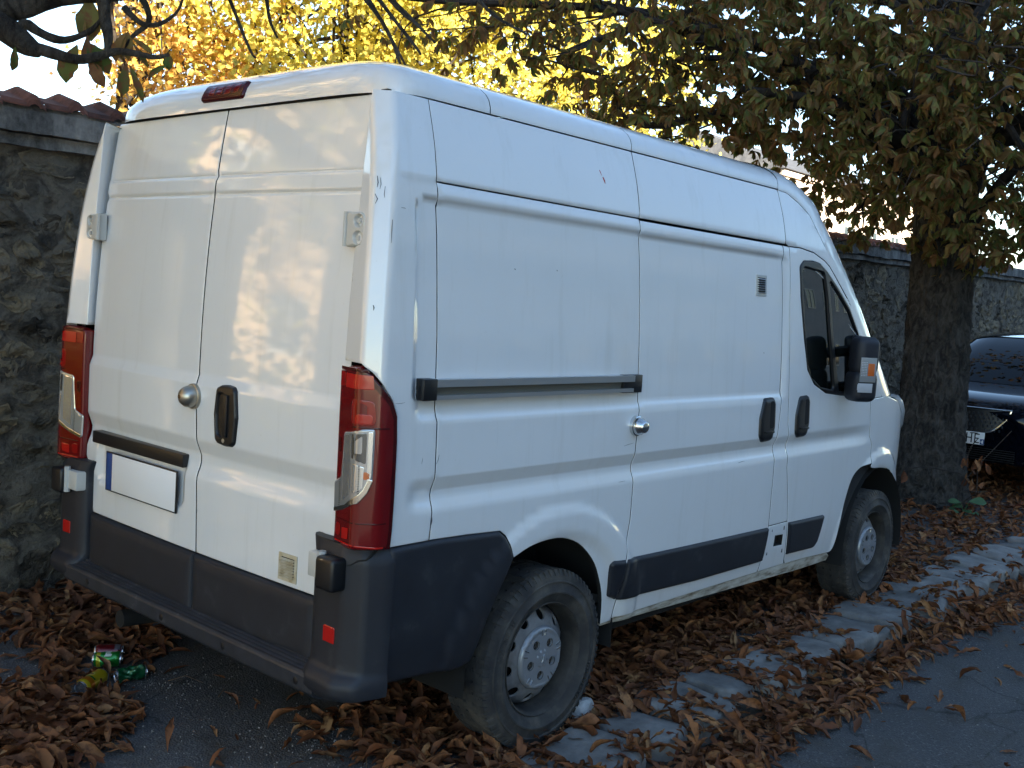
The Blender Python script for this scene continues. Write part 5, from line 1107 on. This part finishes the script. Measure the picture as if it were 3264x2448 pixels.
# ---------------------------------------------------------------- the parked SUV
def suv():
    M_NAVY=simple('navy_car_paint',(.002,.003,.007),.04,0,0,.28); M_SG=simple('car_glass',(.002,.003,.004),.01,0,0,.26); M_LENS=simple('car_lens',(.45,.47,.5),.06,.6,1)
    e=tag(empty('parked_car',(8.95,.15,0)),'dark navy car parked facing us behind the chestnut trunk','car')
    # local x runs back from the nose
    def loft(name,st,m,n=25,closed=False):
        V=[];F=[]
        for x,zb,zt,hw,ex,xt in st:      # station: x at base, base z, top z, half width, exponent, x at top centre
            for q in np.linspace(0,math.pi,n):
                c,s=math.cos(q),math.sin(q); a=math.copysign(abs(c)**(2/ex),c); b=abs(s)**(2/ex); V.append((x+(xt-x)*b,-hw*a,zb+(zt-zb)*b))
        for i in range(len(st)-1):
            for j in range(n-1): F.append((i*n+j,i*n+j+1,(i+1)*n+j+1,(i+1)*n+j))
        if closed: F+=[tuple(range(n)),tuple(reversed(range((len(st)-1)*n,len(st)*n)))]
        return MB().add(V,F,0,True).build(name,m,e)
    loft('body',[(.16,.34,.86,.62,5,.02),(.10,.30,.93,.74,5,.10),(.18,.28,.985,.86,5,.22),(.45,.26,1.03,.91,5.5,.50),(1.0,.26,1.085,.92,6,1.0),(1.35,.26,1.12,.92,6,1.28),(2.5,.26,1.12,.92,6,2.5),(4.2,.30,1.10,.91,6,4.2),(4.42,.40,1.0,.82,5,4.42)],M_NAVY,33,True)
    loft('windscreen',[(1.22,1.08,1.10,.80,4,1.10),(1.48,1.09,1.30,.78,4,1.36),(1.78,1.10,1.50,.74,4,1.68),(2.02,1.10,1.615,.70,4,1.96)],M_SG,25)
    loft('roof',[(1.98,1.10,1.612,.705,4,1.93),(2.3,1.10,1.66,.72,4,2.3),(3.2,1.1,1.67,.72,4,3.2),(3.9,1.1,1.60,.70,4,3.9),(4.3,1.05,1.2,.68,4,4.35)],M_NAVY,25)
    # grille: chrome-framed dark mesh with blocks
    F=plane((.065,0,.76),(0,-1,0),(-.12,0,1))
    F2=lambda a,b: plane((.0,0,.76),(0,-1,0),(0.10,0,1))(a,b)+np.stack([.30*np.asarray(a,float)**2,0*np.asarray(a,float),0*np.asarray(a,float)],-1)
    gp=[(-.46,.12),(.46,.12),(.43,.02),(.30,-.10),(.20,-.125),(-.20,-.125),(-.30,-.10),(-.43,.02)]
    g=pan('grille',e,M_BLACK,off(F2,.006,False),rpoly(gp,.03,3),h=.05,prof=((0,0),(.01,.004)),flip=False,depth=.02)
    def onF(a,b,o=.012): return Vector(off(F2,o,False)(np.array([a]),np.array([b]))[0])
    sgn=1 if onF(0,0,.1).x<0 else -1
    def o3(a,b,o): return Vector(off(F2,o*sgn,False)(np.array([a]),np.array([b]))[0])
    mb=MB(); mb.tube([o3(a,.125,.014) for a in np.linspace(-.47,.47,15)],.009,8)
    for s in (-1,1): mb.tube(smooth_path([o3(s*.46,.12,.014),o3(s*.42,.02,.016),o3(s*.30,-.10,.016),o3(s*.12,-.13,.014)],14),list(np.linspace(.012,.006,14)),8)
    mb.build('chrome_trim',M_CHROME,g)
    mb=MB()
    for k,b in enumerate((.075,.035,-.005,-.045,-.085)):
        for i in range(-10,11):
            a=i*.042+(.02 if k%2 else 0)
            if abs(a)<.42-.30*max(0,-(b-.02)): p=o3(a,b,.010); mb.box(p.x-.008,p.x+.004,p.y-.008,p.y+.008,p.z-.013,p.z+.013,bev=.003,seg=1)
    mb.build('grille_blocks',simple('dark_steel',(.07,.075,.085),.3,.7),g)
    for s in (-1,1):
        V=[o3(s*a,b,.012)+Vector((c,0,0)) for a,b,c in ((.50,.06,.0),(.62,.15,.05),(.80,.20,.15),(.86,.16,.22),(.80,.10,.16),(.62,.04,.05))]
        l=MB(); l.add(V+[v+Vector((.10,0,0)) for v in V],[tuple(range(6)),tuple(range(11,5,-1))]+[(i,(i+1)%6,6+(i+1)%6,6+i) for i in range(6)]); hl=l.build('headlight',M_LENS,e)
        MB().tube([V[0],V[1],V[2]],.012,6).build('chrome_trim',M_CHROME,hl)
        MB().tube([(.16+.04,s*.52,.36),(.13,s*.66,.39),(.22,s*.78,.40)],[.012,.02,.012],8).build('fog_trim',M_CHROME,e)
        m2=MB(); m2.box(1.40,1.62,min(s*.93,s*1.10),max(s*.93,s*1.10),1.02,1.16,bev=.045,seg=3); m2.build('wing_mirror',M_NAVY,e)
        for x in (.88,3.56):
            w=tag(empty('wheel',(x,s*.80,.335))); w.parent=e; mx=Matrix.Rotation(math.pi/2*(1 if s<0 else -1),4,'X')
            MB().lathe([(.22,-.10),(.30,-.11),(.335,-.09),(.335,.09),(.30,.11),(.22,.10),(.22,-.10)],36,0,mx).build('tyre',M_TYRE,w)
            q=MB(); q.lathe([(.22,.10),(.20,.06),(.20,.02),(.0,.03)],24,0,mx)
            for i in range(5): q.box(.02,.21,-.02,.02,.03,.085,bev=.008,M=mx@Matrix.Rotation(2*math.pi*i/5,4,'Z'))
            q.build('rim',M_CAP,w)
    b=MB()
    for i in range(6): b.box(.10,.14,-.52,.52,.36+i*.022,.370+i*.022)
    b.build('lower_grille',M_BLACK,e)
    # number plate: the end that shows beside the trunk
    pl=MB(); PX=-.055; pl.box(.035,.045,-.26,.26,.522,.646,0,bev=.002); pl.box(.0335,.0395,-.2605,-.222,.525,.580,1); pl.box(.0335,.0395,.222,.2605,.525,.643,1)
    for y0,ch in ((-.085,'H'),(-.165,'E')):
        t=.011; w_=.058; z0,z1=.536,.632; Y=lambda a:y0-a
        def seg(a0,a1,c0,c1): pl.box(.0325,.0385,min(Y(a0),Y(a1)),max(Y(a0),Y(a1)),c0,c1,2)
        if ch=='H': seg(0,t,z0,z1); seg(w_-t,w_,z0,z1); seg(t,w_-t,.579,.590)
        else: seg(0,t,z0,z1); seg(t,w_*.85,z0,z0+t); seg(t,w_*.75,.579,.590); seg(t,w_*.85,z1-t,z1)
    pl.box(.0325,.0334,-.252,-.240,.535,.570,0); pl.box(.0325,.0334,-.240,-.228,.547,.557,0)
    pl.build('number_plate',[M_PLATE,M_BLUE,M_BLACK],e,(PX,0,.0))
suv()
# ---------------------------------------------------------------- drink cans among the leaves
def canmat(name,kind):
    m,t,p=mat(name); co=t.nodes.new('ShaderNodeTexCoord').outputs['Object']; s=t.nodes.new('ShaderNodeSeparateXYZ'); t.links.new(co,s.inputs[0]); x,y,z=s.outputs
    ang=math_(t,'ARCTAN2',y,x)
    def band(v,a,b): return math_(t,'MULTIPLY',math_(t,'GREATER_THAN',v,a),math_(t,'LESS_THAN',v,b))
    if kind=='green':
        c=mix(t,band(z,.018,.034),(.010,.20,.025),(.50,.42,.02))
        c=mix(t,band(z,.108,.2),c,(.02,.16,.03))
    elif kind=='deep': c=mix(t,ramp(t,noise(t,40,3,.6,co),[(.58,(0,0,0)),(.66,(1,1,1))]),(.004,.085,.028),(.10,.22,.13))
    elif kind=='red':
        c=mix(t,math_(t,'MULTIPLY',band(z,.030,.075),band(ang,.5,1.25)),(.12,.008,.012),(.12,.12,.14))
        c=mix(t,math_(t,'MULTIPLY',band(z,.085,.108),band(ang,1.5,2.6)),c,(.14,.14,.17)); c=mix(t,math_(t,'MULTIPLY',band(z,.05,.11),band(ang,.0,.45)),c,(.09,.02,.03))
    else:
        c=mix(t,band(z,.024,.05),(.50,.36,.015),(.45,.13,.01)); c=mix(t,math_(t,'MULTIPLY',band(z,.052,.062),band(ang,.2,2.9)),c,(.03,.11,.02))
        d=t.nodes.new('ShaderNodeVectorMath'); d.operation='DISTANCE'; cb=t.nodes.new('ShaderNodeCombineXYZ'); t.links.new(math_(t,'MULTIPLY',ang,.033),cb.inputs[0]); t.links.new(z,cb.inputs[2]); t.links.new(cb.outputs[0],d.inputs[0]); d.inputs[1].default_value=(.052,0,.078)
        c=mix(t,math_(t,'LESS_THAN',d.outputs['Value'],.021),c,(.62,.58,.14)); d2=t.nodes.new('ShaderNodeVectorMath'); d2.operation='DISTANCE'; t.links.new(cb.outputs[0],d2.inputs[0]); d2.inputs[1].default_value=(.045,0,.108)
        c=mix(t,math_(t,'LESS_THAN',d2.outputs['Value'],.018),c,(.55,.22,.01)); c=mix(t,math_(t,'MULTIPLY',band(z,.074,.083),band(ang,1.1,2.1)),c,(.28,.05,.03))
    t.links.new(c,p.inputs['Base Color']); p.inputs['Metallic'].default_value=.45; p.inputs['Roughness'].default_value=.28; p.inputs['Coat Weight'].default_value=.4; return m
M_CANAL=simple('can_metal',(.55,.56,.58),.25,.9)
def can(name,label,kind,loc,rot,crush=0,text=None,fat=.033,L=.115,seed=1):
    e=tag(empty(name,loc),label,'can'); e.rotation_euler=rot; r=np.random.default_rng(seed); n=36
    def shape(prof):
        V=[];F=[]
        for rr,h in prof:
            for k in range(n):
                q=2*math.pi*k/n; d=1.0; zc=0
                if crush: w=math.sin(math.pi*min(max(h/L,0),1)); d=1-crush*w*(.35+.35*math.sin(3*q+9*h/L)+.25*math.sin(5*q-14*h/L)); zc=crush*.010*math.sin(6*h/L)
                V.append((rr*d*math.cos(q)+zc,rr*d*math.sin(q)*(1-.35*crush*math.sin(math.pi*min(max(h/L,0),1))),h))
        for i in range(len(prof)-1):
            for k in range(n): F.append((i*n+k,i*n+(k+1)%n,(i+1)*n+(k+1)%n,(i+1)*n+k))
        return V,F
    V,F=shape([(fat*.86,.008)]+[(fat,.018+(L-.036)*i/14) for i in range(15)]+[(fat*.86,L-.008)]); MB().add(V,F,0,True).build('sleeve',canmat(kind+'_can_print',kind),e)
    V,F=shape([(fat*.86,.008),(fat*.83,.003),(fat*.80,.001),(fat*.76,.004),(.001,.007)]); MB().add(V,F,0,True).build('can_end',M_CANAL,e)
    V,F=shape([(fat*.86,L-.008),(fat*.80,L-.003),(fat*.82,L),(fat*.78,L),(fat*.76,L-.004),(.001,L-.004)]); MB().add(V,F,0,True).build('can_lid',M_CANAL,e)
    if text:
        mb=MB()
        for a0,a1,h0,h1 in text:
            V=[]; k=7
            for i in range(k):
                q=a0+(a1-a0)*i/(k-1)
                for h in (h0,h1): V.append(((fat+.0004)*math.cos(q),(fat+.0004)*math.sin(q),h))
            mb.add(V,[(2*i,2*i+2,2*i+3,2*i+1) for i in range(k-1)])
        mb.build('lettering',simple('can_white_print',(.55,.62,.60),.4),e)
    return e
# direction of each can axis on the ground: from its near shiny end
def lay(ax,ay,roll,tilt=0): return (Matrix.Rotation(math.atan2(ay,ax),3,'Z')@Matrix.Rotation(math.pi/2-tilt,3,'Y')@Matrix.Rotation(roll,3,'Z')).to_euler()
gt=[(2.35,2.50,.052,.078),(2.62,2.78,.050,.078),(2.90,3.06,.054,.074),(2.90,3.35,.054,.060),(3.15,3.35,.060,.080),(3.35,3.5,.050,.078)]
can('drink_can','bright green drink can with yellow band and white lettering, leaning on a dark red can','green',(.094,.743,.040),lay(.106,-.083,.55,.02),.15,gt,.033,.118,3)
can('drink_can','dark red drink can lying half under leaves behind the bright green can','red',(.150,.838,.034),lay(.117,-.09,1.5),0,None,.033,.120,4)
can('drink_can','tall yellow and orange fruit drink can nearest the camera','fruit',(-.090,.480,.036),lay(.178,.097,1.2,.03),0,None,.033,.150,5)
can('drink_can','crushed dark green drink can with shiny bare end','deep',(.082,.530,.034),lay(.135,-.034,.3),.55,None,.033,.122,6)
# ---------------------------------------------------------------- fallen leaves, grit, a stone
rl=random.Random(61); LK=[]
for i in range(24): LK.append(leaflet(1.0,rl.uniform(.10,.185),rl.uniform(-.35,.6),rl.uniform(.1,.7),rl.uniform(-.8,.8),7,rl.uniform(-.2,.8),.5,rl) if i<13 else leaflet(1.0,rl.uniform(.085,.17),rl.choice((rl.uniform(-1.3,-.3),rl.uniform(.3,1.6))),rl.uniform(.3,1.6),rl.uniform(-2.0,2.0),7,rl.uniform(-.5,2.0),.6,rl))
def hash2(x,y): return .5+.25*math.sin(3.1*x+1.7*y+1.3)+.25*math.sin(5.7*y-4.3*x+.4)*math.sin(2.3*x+.8)
def ss(a,b,x): t=min(max((x-a)/(b-a),0),1); return t*t*(3-2*t)
BARE=[(1.03,-1.14,.17,.14),(1.41,-1.15,.19,.15),(2.0,-1.15,.21,.15),(2.44,-1.17,.12,.11),(2.92,-1.15,.22,.14),(3.55,-1.14,.42,.19),(4.12,-1.15,.16,.11),(4.50,-1.10,.19,.13),(4.88,-1.13,.27,.15),(5.64,-1.12,.42,.15),(6.6,-1.10,.46,.15),(7.5,-1.1,.4,.14),(3.27,-.72,.12,.08),(7.1,-.08,.2,.1),(6.1,-.43,.2,.09),(2.75,-.85,.14,.08)]
def zone(x,y):
    """how thick the leaves lie, 0..1"""
    h=hash2(x,y)
    if y<-1.30:                                   # gutter and road
        ed=-1.44-.16*h-(.05*ss(2.2,1.4,x))+.05*math.sin(2.2*x); g=ss(ed-.10,ed+.07,y); return g*(.85+.3*h)+.016
    d=0
    if y<-.30: d=1.0*ss(.30,.95,x+.12*h)                    # between the kerb and the van
    else:
        d=.55*ss(.9,1.6,x)
        if x>4.9: d=.95
    if y>1.15: d=max(d,.7*ss(-.2,.35,x))
    # the heap at the lower left and the patch about the cans
    a=ss(.30,.16,math.hypot((x+.35)/1.25,(y-.30)/1.45)/1.6) if False else 0
    q1=math.hypot((x+.42)/.46,(y-.33)/.42); q2=math.hypot((x-.27)/.30,(y-.94)/.24); q3=math.hypot((x-.08)/.26,(y-.62)/.22); q4=math.hypot((x-.45)/.25,(y-1.42)/.28); q6=math.hypot((x+.45)/.3,(y-.85)/.2)
    d=max(d,1.0*ss(1.12,.80,q1+.2*(h-.5)),.9*ss(1.1,.75,q2+.25*(h-.5)),.75*ss(1.1,.7,q3+.3*(h-.5)),.7*ss(1.1,.6,q4),0)
    q5=math.hypot((x-.55)/.22,(y+.72)/.24); d=max(d,.8*ss(1.1,.6,q5)); 
    d=max(d,.014)
    for bx,by,rx,ry in BARE:
        q=math.hypot((x-bx)/rx,(y-by)/ry); d*=ss(.75,1.12,q+.15*(h-.5)) if q<1.3 else 1
    return d
CANS=((.10,.738,.206,.655),(.15,.838,.22,.785),(-.09,.48,.05,.558),(.082,.53,.20,.50))
def sdist(x,y,a,b,c,d):
    t=min(max(((x-a)*(c-a)+(y-b)*(d-b))/((c-a)**2+(d-b)**2),0),1); return math.hypot(x-a-t*(c-a),y-b-t*(d-b))
pts=[]
def near_ok(x,y,z):
    d=Vector((x,y,z))-CAM; f=d.dot(cf); return f>.3 and abs(d.dot(cr))<f*.56 and abs(d.dot(cu))<f*.44
tries=0
while tries<260000:
    tries+=1
    x=-1.2+14.5*rl.random()**1.55; y=rl.uniform(-2.6,1.85) 
    if not near_ok(x,y,0): continue
    d=zone(x,y); keep=min(1,(1.0 if x<5 else .55))
    if rl.random()>d*keep: continue
    if x>5.5 and rl.random()<.3: continue
    if len(pts)>30000: break
    base=-.088 if y<-1.33 else (0.0 if y>-.95 else (.010 if y>-1.30 else -.03)); 
    if -1.36<y<-1.28: base=-.072
    pile=.030*d*d*rl.random()**.8*(.8 if y<-1.28 else 1)
    L=rl.uniform(.065,.145) if rl.random()<.6 else rl.uniform(.03,.07)
    if min(sdist(x,y,*c_) for c_ in CANS)<.040+.35*L: continue
    pts.append((x,y,base+.006+pile,L,rl.uniform(0,6.28),rl.gauss(0,.11),rl.gauss(0,.20),rl.randrange(24)))
def lmx(p):
    x,y,z,L,a,t1,t2,k=p; return Matrix.Translation((x,y,z))@Matrix.Rotation(a,4,'Z')@Matrix.Rotation(t1,4,'Y')@Matrix.Rotation(t2,4,'X')@Matrix.Scale(L,4)
# the lowest point of a leaf must not sink under what it lies on
lowz=[]
def settle(p):
    A=np.array(lmx(p)); v=LK[p[7]][0]@A[:3,:3].T+A[:3,3]; base=-.090 if p[1]<-1.33 else -.004
    lo=v[:,2].min(); return (p[0],p[1],p[2]+max(0,base-lo),*p[3:])
pts=[settle(p) for p in pts]; 0
under=lambda p: 0.85<p[0]<4.9 and abs(p[1])<.92
big=sorted([p for p in pts if not under(p)],key=lambda p:-(p[3]/(Vector(p[:3])-CAM).length)-.02*(p[2]>.02))[:300]; bid={id(p) for p in big}
me16=[mesh('fallen_leaf',v,f,M_DRY) for v,f in LK]
def wh(p):
    x,y=p[0],p[1]; a=('long ' if p[3]>.115 else 'short ' if p[3]<.085 else '')+('flat ' if p[7]<13 else 'curled ')
    if y<-1.50: z='lying loose on the open road asphalt','loose leaves on the road'
    elif y<-1.30: z='in the drift along the gutter below the kerb stones','leaves in the gutter drift'
    elif y<-.93: z='lying on or between the granite kerb stones','leaves on the kerb stones'
    elif x>4.9: z='on the ground between the van front and the chestnut trunk','leaves near the chestnut trunk'
    elif y<-.15 and x<1.0: z='on the pavement behind the rear tyre of the van','leaves behind the rear tyre'
    elif y<-.15: z='on the pavement strip between van and kerb','leaves between van and kerb'
    elif y>.80: z='in the patch between the drink cans and the rubble wall','leaves between cans and wall'
    elif math.hypot(x-.08,y-.62)<.26: z='lying around the discarded drink cans','leaves around the cans'
    else: z='in the heap on the pavement in front of the drink cans','leaves heaped behind the van'
    return a+'brown leaf '+z[0], a+z[1]
for p in big:
    o=link('fallen_leaf',me16[p[7]]); l,g=wh(p); tag(o,l,'leaf',g); o.matrix_basis=lmx(p)
it=[]
for p in pts:
    if id(p) in bid: continue
    A=np.array(lmx(p)); v,f=LK[p[7]]; it.append((v@A[:3,:3].T+A[:3,3],f))
V,F=join(it); tag(link('leaf_litter',mesh('leaf_litter',V,F,M_DRY)),kind='stuff')
# a few stalks
mb=MB()
for i in range(260):
    x=-.9+7*rl.random()**1.4; y=rl.uniform(-1.9,1.6)
    if rl.random()>zone(x,y)+.1 : continue
    b=-.080 if y<-1.33 else .012; a=rl.uniform(0,6.28); L=rl.uniform(.05,.14); c=rl.uniform(-.4,.4)
    mb.tube([(x,y,b+.01*rl.random()),(x+L*.5*math.cos(a),y+L*.5*math.sin(a),b+.015*rl.random()+.01),(x+L*math.cos(a+c),y+L*math.sin(a+c),b+.01*rl.random())],[.0016,.0013,.0010],4)
tag(mb.build('leaf_stalks',simple('dry_stalk',(.15,.085,.035),.8)),kind='stuff')
# grit
gv=[];gf=[]; ov=np.array([(1,0,0),(-1,0,0),(0,1,0),(0,-1,0),(0,0,.8),(0,0,-.8)]); of=np.array([(0,2,4),(2,1,4),(1,3,4),(3,0,4),(2,0,5),(1,2,5),(3,1,5),(0,3,5)]); it=[]; rg=np.random.default_rng(8)
for i in range(2900):
    k=rl.random()
    if k<.40: x,y,s=rl.uniform(-.9,1.3),rl.uniform(-1.05,1.8),rl.uniform(.0012,.0045)
    elif k<.62: x,y,s=rl.gauss(.42,.22),rl.gauss(-.52,.20),rl.uniform(.0012,.0042)
    elif k<.72: x,y,s=rl.gauss(.13,.16),rl.gauss(.42,.10),rl.uniform(.0012,.0042)
    elif k<.84: x,y,s=rl.gauss(2.2,.8),rl.gauss(-.90,.05),rl.uniform(.002,.010)
    elif k<.90: x,y,s=rl.gauss(3.4,.3),rl.gauss(-.82,.08),rl.uniform(.002,.010)
    else: x,y,s=rl.uniform(.3,7),rl.uniform(-2.6,-1.5),rl.uniform(.0015,.004)
    if i%110==0: s=rl.uniform(.005,.009)
    z=-.086 if y<-1.33 else .002
    it.append((ov*s*rg.uniform(.6,1.3,3)@rotm(rg).T+[x,y,z+s*.4],of))
V,F=join(it); tag(link('grit',mesh('grit',V,F,noisy('pale_grit',[(.3,(.10,.097,.09)),(.7,(.36,.35,.33))],200,.9,rand=.6),smooth=False)),kind='stuff')
def rock(name,label,loc,s,seed,m):
    r=np.random.default_rng(seed); bm=bmesh.new(); bmesh.ops.create_icosphere(bm,subdivisions=3,radius=1)
    D=r.normal(size=(9,3)); D/=np.linalg.norm(D,axis=1)[:,None]; o=r.uniform(.62,.95,9)
    for v in bm.verts:
        c=np.array(v.co); 
        for d,q in zip(D,o):
            k=c@d
            if k>q: c=c-d*(k-q)
        c=c*(1+r.normal(0,.012)); v.co=Vector(c*s)
    me=bpy.data.meshes.new(name); bm.to_mesh(me); bm.free(); me.materials.append(m); return tag(link(name,me,None,loc),label,'stone')
rock('stone','pale broken stone wedged behind the rear tyre of the van',(1.31,-.93,.035),np.array([.075,.05,.055]),4,noisy('pale_stone',[(.35,(.26,.26,.25)),(.6,(.42,.42,.41)),(.8,(.55,.55,.54))],18,.9,60,.6,.005))
